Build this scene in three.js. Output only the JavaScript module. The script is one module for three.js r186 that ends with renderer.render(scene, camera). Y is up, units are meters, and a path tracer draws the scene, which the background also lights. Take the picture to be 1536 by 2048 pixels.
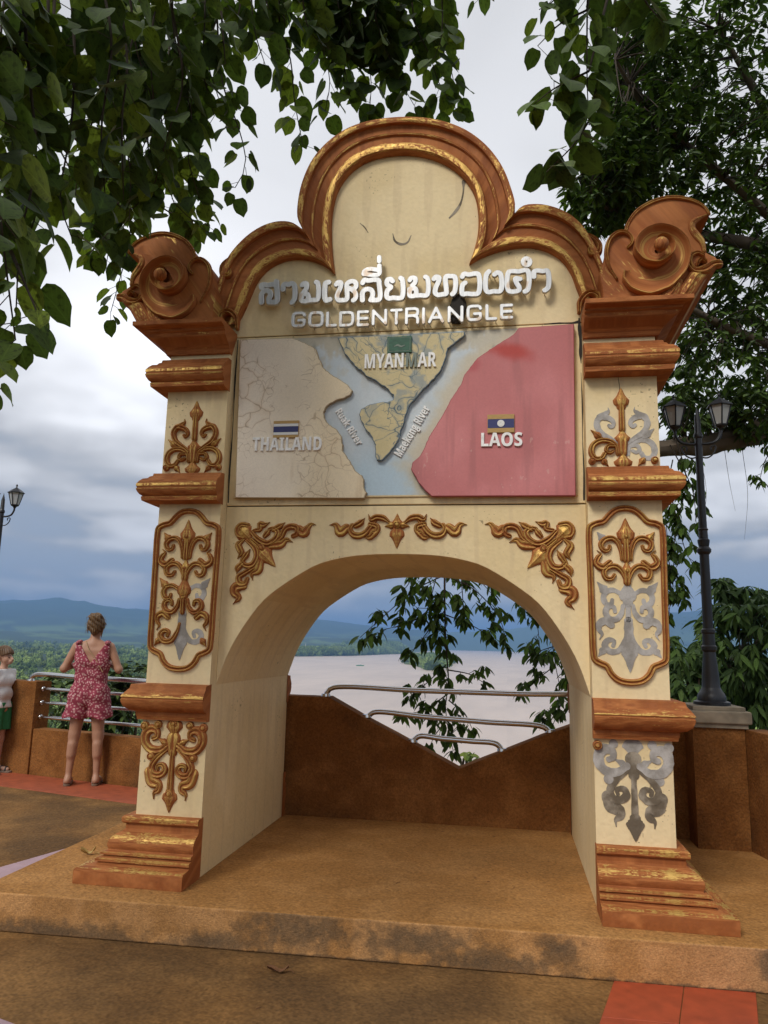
import * as THREE from 'three';
import { mergeGeometries, toCreasedNormals } from 'three/addons/utils/BufferGeometryUtils.js';
import { FontLoader } from 'three/addons/loaders/FontLoader.js';
import { TextGeometry } from 'three/addons/geometries/TextGeometry.js';

// ---------------------------------------------------------------- camera, sky, sun, exposure
const scene = new THREE.Scene();
const camera = new THREE.PerspectiveCamera(68.75, 768 / 1024, 0.05, 60000);
camera.position.set(0.629, 1.497, 4.233);
camera.rotation.order = 'YXZ';
camera.rotation.set(0.1754, 0.1649, 0.0233);
camera.updateMatrixWorld(true);
const EXPOSURE = 1.55;

// seeded random + noise
let seed = 12345;
const rnd = () => { seed = (seed * 1664525 + 1013904223) >>> 0; return seed / 4294967296; };
const rr = (a, b) => a + (b - a) * rnd();
const PERM = new Float32Array(65536);
for (let i = 0; i < 65536; i++) PERM[i] = rnd();
const hash = (x, y, s) => PERM[(Math.imul(x, 374761) + Math.imul(y, 668265) + Math.imul(s, 974711) ^ Math.imul(x, 31) + Math.imul(y, 1237)) & 65535];
const smooth = t => t * t * (3 - 2 * t);
function vnoise(x, y, p = 0, s = 0) {          // value noise, period p (0: none)
  const xi = Math.floor(x), yi = Math.floor(y); let fx = x - xi, fy = y - yi; fx = fx * fx * (3 - 2 * fx); fy = fy * fy * (3 - 2 * fy);
  let x0 = xi, x1 = xi + 1, y0 = yi, y1 = yi + 1;
  if (p) { x0 = ((xi % p) + p) % p; x1 = (x0 + 1) % p; y0 = ((yi % p) + p) % p; y1 = (y0 + 1) % p; }
  const a = hash(x0, y0, s), b = hash(x1, y0, s), c = hash(x0, y1, s), d = hash(x1, y1, s);
  return a + (b - a) * fx + (c - a) * fy + (a - b - c + d) * fx * fy;
}
function fbm(x, y, oct = 4, p = 0, s = 0) {
  let v = 0, a = 0.5, t = 0;
  for (let i = 0; i < oct; i++) { v += a * vnoise(x, y, p, s + i * 17); t += a; a *= 0.5; x *= 2; y *= 2; p *= 2; }
  return v / t;
}
const sst = (a, b, x) => smooth(Math.min(1, Math.max(0, (x - a) / (b - a))));
const mix = (a, b, t) => a + (b - a) * t;
const mix3 = (a, b, t) => [mix(a[0], b[0], t), mix(a[1], b[1], t), mix(a[2], b[2], t)];

{ // computed overcast sky
  const w = 1600, h = 800, d = new Float32Array(w * h * 4);
  const B = new THREE.Vector3(-0.456, 0.333, -0.825);
  for (let j = 0; j < h; j++) {
    const el = ((j + 0.5) / h - 0.5) * Math.PI, y = Math.sin(el), c = Math.cos(el);
    for (let i = 0; i < w; i++) {
      const az = ((i + 0.5) / w - 0.5) * 2 * Math.PI, x = Math.cos(az) * c, z = Math.sin(az) * c;
      if (y < -0.06) { const o = (j * w + i) * 4; d[o] = 0.14; d[o + 1] = 0.155; d[o + 2] = 0.17; d[o + 3] = 1; continue; }
      const e = Math.max(0, y);
      const k = 1 / (e + 0.16), px = x * k, pz = z * k;
      const wx = fbm(px * 0.9 + 7, pz * 0.9 + 3, 3), wz = fbm(px * 0.9 + 31, pz * 0.9 + 53, 3);
      const n1 = fbm(px * 0.75 + wx * 1.6 + 11, pz * 0.75 + wz * 1.6 + 5, 6);
      // flat layers low over the mountains
      const lay = fbm(az * 5 + 40 + n1 * 0.6, el * 42 + 9 + n1 * 2, 4);
      const puff = fbm(az * 14 + 3, el * 30 + 70, 5);
      let g = sst(0.015, 0.40, e);                        // thinner and brighter overhead
      let lum = mix(0.37, 0.78, Math.pow(g, 0.62));
      lum += (sst(0.28, 0.72, n1) - 0.5) * mix(0.16, 0.34, g);
      lum += (sst(0.28, 0.72, lay) - 0.45) * 0.36 * (1 - sst(0.1, 0.36, e)) * sst(0.0, 0.05, e);
      lum += (sst(0.32, 0.7, puff) - 0.42) * 0.20 * (1 - sst(0.2, 0.5, e));
      const dot = x * B.x + y * B.y + z * B.z;
      lum += 0.5 * Math.exp(-(1 - dot) / 0.012) * (0.55 + n1);   // the sun's glare behind thin cloud in the photograph
      lum = Math.max(0.17, lum);
      const blue = 1 - sst(0.2, 0.66, lum);
      lum *= 0.65;                                       // set against the exposure below
      const o = (j * w + i) * 4;
      d[o] = lum * mix(0.985, 0.74, blue); d[o + 1] = lum * mix(0.995, 0.92, blue); d[o + 2] = lum * mix(1.03, 1.18, blue); d[o + 3] = 1;
    }
  }
  const t = new THREE.DataTexture(d, w, h, THREE.RGBAFormat, THREE.FloatType);
  t.mapping = THREE.EquirectangularReflectionMapping; t.magFilter = THREE.LinearFilter; t.minFilter = THREE.LinearFilter; t.needsUpdate = true;
  scene.background = t; scene.environment = t;
}
const sun = new THREE.DirectionalLight(new THREE.Color(1, 0.965, 0.9), 1.5);
sun.name = 'sun'; sun.position.set(-4.5, 11, 8.5); sun.target.position.set(0, 1, -1);
sun.castShadow = true; sun.shadow.radius = 34; sun.shadow.mapSize.set(2048, 2048);
Object.assign(sun.shadow.camera, { left: -12, right: 12, top: 12, bottom: -12, near: 0.5, far: 60 });
scene.add(sun, sun.target);
scene.fog = new THREE.FogExp2(new THREE.Color(0.27, 0.53, 1.0), 0.000125);
const renderer = new THREE.WebGLRenderer();
renderer.toneMapping = THREE.LinearToneMapping; renderer.toneMappingExposure = EXPOSURE;
renderer.shadowMap.enabled = true; renderer.setSize(768, 1024);

// ---------------------------------------------------------------- helpers
const used = {};
function numbered(n) { const k = used[n] = (used[n] ?? -1) + 1; return k ? `${n}_${String(k).padStart(3, '0')}` : n; }
function thing(name, label, category, group, pos = [0, 0, 0], ry = 0) {
  const o = new THREE.Group(); o.name = numbered(name); o.position.set(...pos); o.rotation.y = ry;
  o.userData = { label, category }; if (group) o.userData.group = group; scene.add(o); return o;
}
function mesh(name, geo, mat, parent, label) {
  const m = new THREE.Mesh(geo, mat); m.name = name; m.castShadow = m.receiveShadow = true;
  if (label) m.userData.label = label; parent.add(m); return m;
}
function part(name, parent, label) { const g = new THREE.Group(); g.name = name; if (label) g.userData.label = label; parent.add(g); return g; }
function structure(name, geo, mat, label) { const m = mesh(numbered(name), geo, mat, scene); m.userData = { kind: 'structure', label }; return m; }
const LUT = new Uint8Array(4097); for (let i = 0; i <= 4096; i++) { const v = i / 4096; LUT[i] = Math.round(255 * (v <= 0.0031308 ? v * 12.92 : 1.055 * Math.pow(v, 1 / 2.4) - 0.055)); }
function tex(w, h, fn, srgb = true, rep = true) {
  const d = new Uint8Array(w * h * 4);
  for (let j = 0; j < h; j++) for (let i = 0; i < w; i++) {
    const c = fn(i / w, j / h, i, j), o = (j * w + i) * 4;
    for (let k = 0; k < 3; k++) { const v = Math.min(1, Math.max(0, c[k])); d[o + k] = srgb ? LUT[Math.round(v * 4096)] : Math.round(255 * v); }
    d[o + 3] = 255;
  }
  const t = new THREE.DataTexture(d, w, h); t.magFilter = THREE.LinearFilter; t.minFilter = THREE.LinearMipmapLinearFilter; t.generateMipmaps = true;
  t.wrapS = t.wrapT = rep ? THREE.RepeatWrapping : THREE.ClampToEdgeWrapping;
  if (srgb) t.colorSpace = THREE.SRGBColorSpace; t.needsUpdate = true; return t;
}
const bumpTex = (w, h, fn, rep = true) => tex(w, h, (u, v, i, j) => { const g = fn(u, v, i, j); return [g, g, g]; }, false, rep);
// box projected uv, metres divided by s
function boxUV(g, s = 1, ox = 0, oy = 0) {
  if (g.index) g = g.toNonIndexed();
  const p = g.attributes.position, uv = new Float32Array(p.count * 2);
  const a = new THREE.Vector3(), b = new THREE.Vector3(), c = new THREE.Vector3();
  for (let i = 0; i < p.count; i += 3) {
    a.fromBufferAttribute(p, i); b.fromBufferAttribute(p, i + 1).sub(a); c.fromBufferAttribute(p, i + 2).sub(a); b.cross(c);
    const ax = Math.abs(b.x), ay = Math.abs(b.y), az = Math.abs(b.z);
    for (let k = 0; k < 3; k++) {
      const x = p.getX(i + k), y = p.getY(i + k), z = p.getZ(i + k);
      let u, v; if (ay >= ax && ay >= az) { u = x; v = -z; } else if (ax >= az) { u = z; v = y; } else { u = x; v = y; }
      uv[(i + k) * 2] = u / s + ox; uv[(i + k) * 2 + 1] = v / s + oy;
    }
  }
  g.setAttribute('uv', new THREE.BufferAttribute(uv, 2)); return g;
}
function box(x0, x1, y0, y1, z0, z1) { const g = new THREE.BoxGeometry(x1 - x0, y1 - y0, z1 - z0); g.translate((x0 + x1) / 2, (y0 + y1) / 2, (z0 + z1) / 2); return g; }
function geoFrom(pos, uv, idx) {
  const g = new THREE.BufferGeometry(); g.setAttribute('position', new THREE.Float32BufferAttribute(pos, 3));
  if (uv) g.setAttribute('uv', new THREE.Float32BufferAttribute(uv, 2)); if (idx) g.setIndex(idx); return g;
}
const creased = (g, a = 0.7) => { const q = toCreasedNormals(g, a); return q; };
function shapeOf(pts) { return new THREE.Shape(pts.map(p => new THREE.Vector2(p[0], p[1]))); }
function extrude(shape, z0, z1, bevel = 0, seg = 2, curve = 6) {
  const g = new THREE.ExtrudeGeometry(shape, { depth: z1 - z0 - 2 * bevel, bevelEnabled: bevel > 0, bevelThickness: bevel, bevelSize: bevel, bevelOffset: -bevel, bevelSegments: seg, curveSegments: curve });
  g.translate(0, 0, z0 + bevel); return g;
}
function smoothPath(pts, n, closed = false) {      // Catmull-Rom, evenly spaced
  const c = new THREE.CatmullRomCurve3(pts.map(p => new THREE.Vector3(p[0], p[1], p[2] || 0)), closed, 'centripetal');
  return c.getSpacedPoints(n);
}
function tube(pts, r, seg = 24, rad = 8, r1) {
  const c = new THREE.CatmullRomCurve3(pts.map(p => new THREE.Vector3(...p)));
  const g = new THREE.TubeGeometry(c, seg, r, rad, false);
  if (r1 !== undefined) { // taper
    const p = g.attributes.position, v = new THREE.Vector3();
    for (let i = 0; i <= seg; i++) { const q = c.getPointAt(i / seg), s = mix(1, r1 / r, i / seg);
      for (let j = 0; j <= rad; j++) { const k = i * (rad + 1) + j; v.fromBufferAttribute(p, k).sub(q).multiplyScalar(s).add(q); p.setXYZ(k, v.x, v.y, v.z); } }
    g.computeVertexNormals();
  }
  return g;
}
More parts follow.
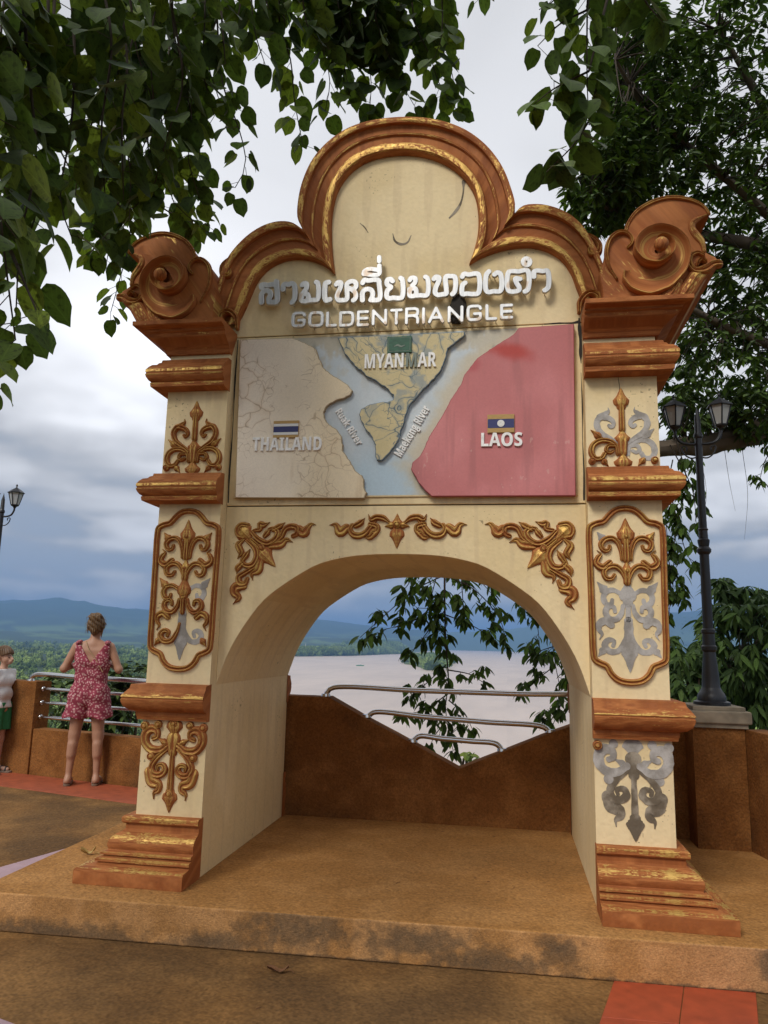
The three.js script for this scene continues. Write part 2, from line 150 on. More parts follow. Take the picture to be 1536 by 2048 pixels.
const DATA={"A":[["bud1","b","C",[[0.006,2.859],[0,2.968]],[0.046]],["stem","s","C",[[0.001,2.859],[0.006,2.722]],[0.016,0.018]],["bud2","b","C",[[0.004,2.648],[0.003,2.729]],[0.044]],["knob","s","C",[[-0.001,2.657],[0,2.587]],[0.029,0.024]],["bud3","b","C",[[0.004,2.508],[0.001,2.593]],[0.052]],["up","s","R",[[0.032,2.645],[0.069,2.671],[0.115,2.702],[0.136,2.737],[0.138,2.772],[0.118,2.797],[0.085,2.794],[0.056,2.777],[0.048,2.754],[0.062,2.736],[0.073,2.747]],[0.011,0.017,0.019,0.01]],["up","s","R",[[0.121,2.797],[0.092,2.815],[0.073,2.833],[0.075,2.851]],[0.021,0.014,0.002]],["low","s","R",[[0.03,2.58],[0.039,2.627],[0.07,2.653],[0.124,2.658],[0.162,2.634],[0.173,2.589],[0.152,2.555],[0.119,2.558],[0.102,2.582]],[0.012,0.016,0.018,0.013]],["low","s","R",[[0.051,2.627],[0.081,2.626],[0.093,2.603],[0.075,2.588],[0.056,2.597]],[0.012,0.012,0.01]],["side","b","R",[[0.123,2.678],[0.175,2.724]],[0.022]],["tip","b","R",[[0.113,2.547],[0.081,2.509]],[0.02]],["berry","o","R",[[0.171,2.54]],[0.021]]],"B":[["bud1","b","C",[[-0.004,2.091],[-0.006,2.216]],[0.05]],["boss1","o","C",[[-0.007,2.112]],[0.015]],["stem","s","C",[[-0.004,2.091],[-0.003,1.984]],[0.016,0.019]],["s1","s","R",[[0.022,1.987],[0.027,2.038],[0.046,2.085],[0.075,2.104],[0.113,2.094],[0.131,2.067],[0.117,2.035],[0.092,2.038],[0.085,2.058]],[0.011,0.015,0.017,0.011]],["l1","b","R",[[0.116,2.094],[0.151,2.138]],[0.024]],["bud2","b","C",[[-0.002,1.905],[0,1.986]],[0.03]],["boss2","o","C",[[-0.003,1.92]],[0.012]],["stem2","s","C",[[0,1.908],[-0.001,1.861]],[0.021,0.021]],["s2","s","R",[[0.005,1.879],[0.026,1.923],[0.056,1.948],[0.093,1.945],[0.118,1.921],[0.109,1.883],[0.079,1.881],[0.065,1.9]],[0.014,0.016,0.017,0.011]],["l2","s","R",[[0.088,1.97],[0.127,1.941],[0.159,1.965],[0.148,1.997],[0.134,2.014],[0.153,2.035]],[0.016,0.022,0.016,0.002]],["bud3","b","C",[[-0.001,1.759],[0.001,1.888]],[0.047]],["boss3","o","C",[[-0.004,1.786]],[0.016]],["cup","s","C",[[-0.023,1.753],[0.026,1.754]],[0.016,0.016]],["s3","s","L",[[-0.039,1.8],[-0.077,1.818],[-0.114,1.808],[-0.129,1.778],[-0.115,1.744],[-0.09,1.742],[-0.083,1.764]],[0.012,0.015,0.017,0.011]],["l3","b","L",[[-0.114,1.808],[-0.161,1.863]],[0.026]],["stem3","s","C",[[-0.002,1.733],[0.003,1.659]],[0.015,0.015]],["s4","s","R",[[0.025,1.734],[0.034,1.694],[0.064,1.661],[0.1,1.667],[0.117,1.7],[0.102,1.728],[0.073,1.726],[0.068,1.704]],[0.011,0.016,0.017,0.011]],["l4","s","R",[[0.09,1.631],[0.119,1.652],[0.151,1.635],[0.154,1.604],[0.139,1.581],[0.153,1.553]],[0.019,0.021,0.013,0.002]],["s5","s","L",[[-0.014,1.592],[-0.026,1.544],[-0.061,1.492],[-0.107,1.491],[-0.129,1.524],[-0.106,1.551],[-0.078,1.543],[-0.085,1.52]],[0.009,0.016,0.018,0.011]],["l5","b","L",[[-0.133,1.501],[-0.164,1.461]],[0.021]],["stem4","s","C",[[0.002,1.65],[0.002,1.504]],[0.025,0.027]],["bud4","b","C",[[-0.001,1.527],[-0.001,1.38]],[0.046]]],"FR":[[-0.008,2.271],[0.046,2.261],[0.086,2.228],[0.116,2.193],[0.157,2.183],[0.188,2.162],[0.195,2.127],[0.196,1.921],[0.193,1.69],[0.188,1.486],[0.181,1.449],[0.147,1.429],[0.121,1.411],[0.103,1.371],[0.068,1.341],[0.012,1.329],[-0.053,1.339],[-0.092,1.372],[-0.12,1.414],[-0.157,1.424],[-0.182,1.441],[-0.187,1.483],[-0.188,1.743],[-0.191,1.948],[-0.196,2.133],[-0.192,2.169],[-0.163,2.186],[-0.119,2.199],[-0.084,2.234],[-0.048,2.262]],"C":[["bud1","b","C",[[-0.016,1.036],[-0.012,0.92]],[0.052]],["boss1","o","C",[[-0.019,1.02]],[0.024]],["knot","s","C",[[-0.018,0.933],[-0.024,0.861]],[0.044,0.029]],["stem","s","C",[[-0.017,0.868],[-0.016,0.646]],[0.014,0.02]],["bud2","b","C",[[-0.02,0.64],[-0.013,0.531]],[0.048]],["boss2","o","C",[[-0.018,0.633]],[0.024]],["s1","s","R",[[0.016,0.902],[0.065,0.87],[0.122,0.874],[0.156,0.914],[0.152,0.963],[0.121,0.985],[0.087,0.973],[0.085,0.943],[0.105,0.933]],[0.019,0.026,0.029,0.016]],["l1","b","R",[[0.027,0.909],[0.083,0.937]],[0.019]],["be1","o","R",[[0.08,1.012]],[0.023]],["be2","o","R",[[0.162,1.002]],[0.025]],["s2","s","R",[[0.018,0.876],[0.075,0.827],[0.104,0.777],[0.089,0.738],[0.047,0.734],[0.022,0.76],[0.036,0.788],[0.07,0.782],[0.066,0.763]],[0.013,0.019,0.021,0.011]],["be3","o","R",[[0.11,0.834]],[0.025]],["l2","s","R",[[0.117,0.745],[0.099,0.697],[0.055,0.679],[0.053,0.653],[0.079,0.632],[0.078,0.601]],[0.031,0.034,0.02,0.003]]],"D":[["bud","b","C",[[-0.972,2.171],[-0.898,2.101]],[0.06]],["curl","s","C",[[-0.932,2.195],[-0.97,2.199],[-0.995,2.171],[-0.987,2.135],[-0.957,2.126]],[0.017,0.02,0.015]],["stem","s","C",[[-0.902,2.106],[-0.833,2.048]],[0.013,0.015]],["leaf","b","C",[[-0.845,2.043],[-0.744,1.943]],[0.059]],["boss","o","C",[[-0.837,2.055]],[0.026]],["br","s","C",[[-0.905,2.155],[-0.861,2.11],[-0.802,2.085],[-0.754,2.109],[-0.738,2.15],[-0.77,2.176],[-0.794,2.17]],[0.013,0.02,0.022,0.013]],["br","s","C",[[-0.777,2.083],[-0.722,2.118],[-0.692,2.173],[-0.652,2.188],[-0.619,2.176],[-0.621,2.141],[-0.643,2.13]],[0.015,0.018,0.021,0.015]],["fl","s","C",[[-0.607,2.17],[-0.581,2.149],[-0.556,2.178],[-0.533,2.202],[-0.505,2.198]],[0.028,0.034,0.016,0.002]],["lf","s","C",[[-0.777,2.071],[-0.712,2.083],[-0.685,2.107],[-0.644,2.093]],[0.025,0.031,0.018,0.002]],["cu","s","C",[[-0.889,2.163],[-0.852,2.173],[-0.854,2.203],[-0.831,2.198],[-0.794,2.213]],[0.012,0.018,0.021,0.003]],["cu","s","C",[[-0.821,2.13],[-0.802,2.154],[-0.794,2.168]],[0.015,0.02,0.012]],["cu","s","C",[[-0.766,2.17],[-0.734,2.186],[-0.698,2.212]],[0.018,0.02,0.002]],["br","s","C",[[-0.931,2.102],[-0.874,2.051],[-0.863,2.003],[-0.889,1.953],[-0.934,1.951],[-0.956,1.975]],[0.013,0.022,0.023,0.015]],["br","s","C",[[-0.876,1.94],[-0.932,1.906],[-0.97,1.879],[-0.961,1.841],[-0.93,1.841],[-0.917,1.869]],[0.015,0.018,0.021,0.015]],["fl","s","C",[[-0.939,1.826],[-0.984,1.817],[-0.99,1.784],[-0.964,1.755],[-0.998,1.716]],[0.025,0.036,0.021,0.002]],["lf","s","C",[[-0.841,1.972],[-0.855,1.92],[-0.89,1.898],[-0.882,1.86]],[0.025,0.031,0.016,0.002]],["cu","s","C",[[-0.956,2.106],[-0.985,2.074],[-0.973,2.047],[-0.964,2.027],[-0.985,1.992]],[0.012,0.022,0.022,0.003]],["cu","s","C",[[-0.911,2.047],[-0.93,2.015],[-0.953,1.981]],[0.004,0.02,0.016]],["cu","s","C",[[-0.955,1.959],[-0.979,1.935],[-0.985,1.9]],[0.018,0.021,0.003]]],"E":[["bud","b","C",[[0,2.184],[-0.001,2.264]],[0.036]],["lf","b","C",[[0.002,2.169],[0.005,2.055]],[0.047]],["sd","b","R",[[-0.022,2.196],[-0.073,2.187]],[0.025]],["boss","o","C",[[0,2.196]],[0.023]],["br","s","R",[[-0.043,2.21],[-0.083,2.237],[-0.126,2.242],[-0.157,2.228],[-0.172,2.258]],[0.009,0.02,0.02,0.003]],["br","s","R",[[-0.122,2.232],[-0.156,2.189],[-0.187,2.15],[-0.225,2.132],[-0.265,2.14],[-0.282,2.173],[-0.271,2.195]],[0.011,0.019,0.022,0.014]],["cu","s","R",[[-0.16,2.2],[-0.118,2.185],[-0.122,2.153],[-0.147,2.156]],[0.016,0.019,0.014]],["lf","s","R",[[-0.136,2.15],[-0.162,2.122],[-0.195,2.122]],[0.027,0.02,0.002]],["cu","s","R",[[-0.247,2.193],[-0.22,2.208],[-0.195,2.237]],[0.019,0.021,0.002]],["fl","s","R",[[-0.306,2.177],[-0.341,2.154],[-0.372,2.197],[-0.408,2.197]],[0.029,0.033,0.019,0.002]]],"Ecx":-0.016,"TH":[[-1.04,3.39],[-0.693,3.384],[-0.658,3.368],[-0.572,3.325],[-0.538,3.302],[-0.519,3.25],[-0.491,3.189],[-0.44,3.136],[-0.372,3.092],[-0.314,3.048],[-0.298,3.022],[-0.308,2.997],[-0.344,2.978],[-0.409,2.959],[-0.453,2.935],[-0.474,2.894],[-0.466,2.852],[-0.436,2.81],[-0.386,2.776],[-0.356,2.734],[-0.348,2.685],[-0.345,2.645],[-0.299,2.579],[-0.265,2.522],[-0.225,2.49],[-0.209,2.449],[-0.207,2.418],[-0.192,2.386],[-0.205,2.35],[-1.011,2.36]],"MY":[[-0.403,3.373],[0.388,3.373],[0.384,3.347],[0.33,3.31],[0.285,3.268],[0.265,3.191],[0.249,3.139],[0.208,3.089],[0.151,3.03],[0.102,2.971],[0.053,2.913],[0.033,2.853],[0.018,2.794],[-0.01,2.718],[-0.042,2.668],[0.003,2.743],[-0.023,2.679],[-0.062,2.623],[-0.104,2.585],[-0.136,2.58],[-0.144,2.609],[-0.15,2.681],[-0.175,2.73],[-0.209,2.78],[-0.238,2.83],[-0.252,2.871],[-0.244,2.904],[-0.205,2.928],[-0.149,2.941],[-0.077,2.947],[-0.047,2.96],[-0.046,2.985],[-0.079,3.023],[-0.152,3.08],[-0.21,3.111],[-0.277,3.172],[-0.34,3.243],[-0.376,3.312]],"LA":[[1.029,3.39],[0.71,3.383],[0.673,3.338],[0.608,3.298],[0.543,3.257],[0.462,3.2],[0.429,3.158],[0.385,3.099],[0.365,3.04],[0.332,2.99],[0.3,2.939],[0.264,2.864],[0.22,2.789],[0.179,2.722],[0.148,2.647],[0.12,2.598],[0.08,2.565],[0.072,2.523],[0.097,2.482],[0.118,2.44],[0.159,2.394],[0.196,2.357],[1.017,2.353]],"flagT":[[-0.784,2.838],[-0.627,2.732]],"flagL":[[0.523,2.84],[0.675,2.732]],"flagM":[[-0.086,3.357],[0.063,3.253]],"tT":[[-0.917,2.653],[-0.475,2.649],0.063],"tM":[[-0.233,3.16],[0.212,3.156],0.068],"tL":[[0.476,2.651],[0.722,2.649],0.06],"tR":[[-0.408,2.901],[-0.262,2.679],0.033],"tK":[[0.005,2.6],[0.179,2.9],0.038],"thai":[[0.016815,[[[-0.905,3.721],[-0.907,3.737],[-0.891,3.741],[-0.867,3.735],[-0.84,3.738],[-0.815,3.735]],[[-0.81,3.759],[-0.803,3.619],[-0.847,3.62]],[[-0.901,3.621],[-0.903,3.676],[-0.888,3.696],[-0.858,3.695],[-0.844,3.673],[-0.855,3.636],[-0.851,3.62]]]],[0.015971,[[[-0.763,3.701],[-0.761,3.729],[-0.746,3.738],[-0.73,3.73],[-0.711,3.739],[-0.692,3.728],[-0.686,3.63],[-0.7,3.609]]]],[0.015845,[[[-0.639,3.723],[-0.628,3.734],[-0.611,3.73],[-0.611,3.698],[-0.628,3.671]],[[-0.64,3.658],[-0.602,3.659],[-0.597,3.618],[-0.636,3.617],[-0.64,3.658]],[[-0.597,3.616],[-0.569,3.618],[-0.536,3.62],[-0.538,3.731],[-0.548,3.738]]]],[0.016964,[[[-0.467,3.732],[-0.485,3.728],[-0.49,3.704],[-0.487,3.626],[-0.476,3.61],[-0.455,3.616]]]],[0.015594,[[[-0.418,3.714],[-0.405,3.728],[-0.388,3.723],[-0.389,3.695],[-0.404,3.658],[-0.41,3.632],[-0.401,3.609],[-0.375,3.606],[-0.348,3.61],[-0.347,3.672],[-0.347,3.716],[-0.318,3.73],[-0.294,3.72],[-0.292,3.689],[-0.313,3.676],[-0.343,3.687]],[[-0.313,3.672],[-0.293,3.649],[-0.291,3.616],[-0.305,3.601]]]],[0.016049,[[[-0.249,3.714],[-0.239,3.733],[-0.212,3.728],[-0.177,3.731],[-0.148,3.725],[-0.144,3.701],[-0.141,3.6],[-0.19,3.596]],[[-0.247,3.599],[-0.247,3.65],[-0.23,3.669],[-0.198,3.667],[-0.184,3.646],[-0.185,3.619],[-0.195,3.598]]]],[0.014152,[[[-0.244,3.776],[-0.238,3.794],[-0.208,3.805],[-0.156,3.796]],[[-0.244,3.773],[-0.148,3.767],[-0.146,3.824]]]],[0.013469,[[[-0.148,3.881],[-0.147,3.853]]]],[0.015835000000000002,[[[-0.06,3.715],[-0.072,3.729],[-0.092,3.725],[-0.093,3.694],[-0.07,3.675],[-0.091,3.654],[-0.094,3.614],[-0.082,3.602],[-0.051,3.604],[-0.025,3.6],[0,3.604],[-0.001,3.726],[-0.01,3.732]]]],[0.015084,[[[0.047,3.715],[0.057,3.729],[0.08,3.726],[0.08,3.698],[0.063,3.677]],[[0.047,3.656],[0.083,3.657],[0.085,3.614],[0.051,3.611],[0.047,3.656]],[[0.085,3.611],[0.116,3.611],[0.155,3.611],[0.156,3.723],[0.144,3.731]]]],[0.015542,[[[0.197,3.714],[0.209,3.727],[0.228,3.721],[0.223,3.689],[0.209,3.657],[0.206,3.622],[0.222,3.608],[0.253,3.61],[0.272,3.613],[0.271,3.724],[0.301,3.726],[0.324,3.72],[0.324,3.624],[0.311,3.608]]]],[0.015349999999999999,[[[0.37,3.718],[0.381,3.736],[0.412,3.73],[0.442,3.734],[0.467,3.729],[0.467,3.606],[0.43,3.601],[0.4,3.606],[0.372,3.605],[0.374,3.667],[0.388,3.677]]]],[0.015184,[[[0.532,3.743],[0.517,3.724],[0.514,3.623],[0.527,3.609],[0.558,3.612],[0.6,3.613],[0.6,3.723],[0.583,3.733],[0.565,3.721]]]],[0.014943,[[[0.717,3.683],[0.691,3.688],[0.696,3.658],[0.711,3.631],[0.709,3.61],[0.65,3.61],[0.651,3.733],[0.679,3.736],[0.709,3.732],[0.761,3.735],[0.762,3.612],[0.746,3.6]]]],[0.013744,[[[0.777,3.79],[0.774,3.78],[0.767,3.772],[0.757,3.77],[0.747,3.774],[0.74,3.782],[0.737,3.793],[0.74,3.804],[0.747,3.811],[0.757,3.813],[0.767,3.81],[0.774,3.801],[0.777,3.79]]]],[0.01367,[[[0.799,3.692],[0.801,3.725],[0.822,3.731],[0.852,3.725],[0.878,3.726],[0.881,3.618],[0.862,3.601]]]]],"gt":[["G",[-0.699,3.44],[-0.605,3.44],0.105],["O",[-0.59,3.436],[-0.489,3.436],0.106],["L",[-0.476,3.432],[-0.402,3.432],0.104],["D",[-0.392,3.429],[-0.294,3.429],0.104],["E",[-0.28,3.426],[-0.201,3.425],0.106],["N",[-0.186,3.43],[-0.088,3.429],0.106],["T",[-0.072,3.427],[0.009,3.427],0.106],["R",[0.021,3.425],[0.111,3.425],0.111],["I",[0.125,3.424],[0.147,3.424],0.109],["A",[0.162,3.426],[0.263,3.426],0.108],["N",[0.282,3.425],[0.379,3.425],0.108],["G",[0.396,3.426],[0.491,3.426],0.107],["L",[0.509,3.427],[0.581,3.427],0.105],["E",[0.596,3.43],[0.676,3.43],0.098]],"bigIn":[[-0.439,3.806],[-0.461,3.961],[-0.473,4.118],[-0.468,4.258],[-0.437,4.397],[-0.368,4.505],[-0.268,4.579],[-0.147,4.611],[0.006,4.611],[0.148,4.576],[0.276,4.505],[0.374,4.409],[0.44,4.29],[0.464,4.151],[0.462,4.016],[0.437,3.901],[0.41,3.82]],"bigOut":[[-0.651,4.107],[-0.688,4.187],[-0.692,4.293],[-0.669,4.442],[-0.605,4.602],[-0.499,4.727],[-0.361,4.812],[-0.186,4.849],[0.021,4.846],[0.222,4.801],[0.388,4.716],[0.523,4.587],[0.616,4.436],[0.667,4.288],[0.691,4.178],[0.685,4.134],[0.666,4.085]],"lobeLIn":[[-0.439,3.806],[-0.506,3.868],[-0.6,3.912],[-0.699,3.929],[-0.798,3.915],[-0.889,3.865],[-0.952,3.786],[-0.993,3.685],[-1.031,3.584],[-1.076,3.491]],"lobeLOut":[[-0.651,4.107],[-0.727,4.161],[-0.811,4.175],[-0.905,4.157],[-0.994,4.11],[-1.075,4.038],[-1.138,3.954],[-1.182,3.852],[-1.219,3.732],[-1.229,3.526]],"lobeRIn":[[0.41,3.82],[0.477,3.858],[0.568,3.892],[0.674,3.911],[0.785,3.91],[0.882,3.877],[0.961,3.817],[1.018,3.726],[1.053,3.617],[1.089,3.511]],"lobeROut":[[0.666,4.085],[0.736,4.161],[0.827,4.167],[0.916,4.143],[1.005,4.093],[1.077,4.021],[1.128,3.936],[1.166,3.852],[1.194,3.721],[1.209,3.514]],"scBody":[[1.182,3.467],[1.18,3.543],[1.167,3.634],[1.189,3.711],[1.209,3.79],[1.239,3.862],[1.286,3.887],[1.319,3.888],[1.333,3.935],[1.386,4.012],[1.469,4.063],[1.555,4.088],[1.63,4.082],[1.703,4.056],[1.756,4.017],[1.788,3.964],[1.743,3.951],[1.705,3.936],[1.701,3.902],[1.719,3.856],[1.745,3.803],[1.755,3.741],[1.78,3.717],[1.808,3.699],[1.82,3.654],[1.78,3.629],[1.754,3.581],[1.692,3.513],[1.632,3.462],[1.602,3.444]],"scSp":[[1.313,3.636],[1.307,3.597],[1.345,3.539],[1.428,3.5],[1.522,3.523],[1.599,3.59],[1.645,3.693],[1.641,3.771],[1.599,3.836],[1.522,3.876],[1.441,3.867],[1.384,3.817],[1.367,3.756],[1.395,3.692],[1.463,3.655],[1.529,3.678],[1.565,3.732],[1.552,3.777],[1.514,3.8],[1.478,3.788]],"scC":[1.489,3.737],"scVol":[[1.816,3.654],[1.786,3.65],[1.751,3.625],[1.722,3.616],[1.683,3.624],[1.661,3.664],[1.673,3.713],[1.708,3.729],[1.736,3.715]],"scVol2":[[1.741,3.659],[1.724,3.674],[1.705,3.664],[1.699,3.645]],"scLobe":[[1.262,3.594],[1.221,3.675],[1.208,3.756],[1.228,3.84],[1.275,3.882],[1.321,3.879],[1.353,3.842],[1.349,3.809],[1.331,3.79]],"scLeaf":[[1.534,3.456],[1.571,3.509],[1.595,3.557]],"scLeaf2":[[1.602,3.45],[1.654,3.521],[1.696,3.584],[1.751,3.619]],"scTop":[[1.321,3.89],[1.333,3.935],[1.386,4.012],[1.469,4.063],[1.555,4.085],[1.63,4.079],[1.703,4.053],[1.756,4.015],[1.783,3.967]],"scHook":[[1.773,3.965],[1.723,3.943],[1.692,3.92],[1.686,3.887],[1.708,3.84],[1.735,3.798],[1.745,3.742]]};
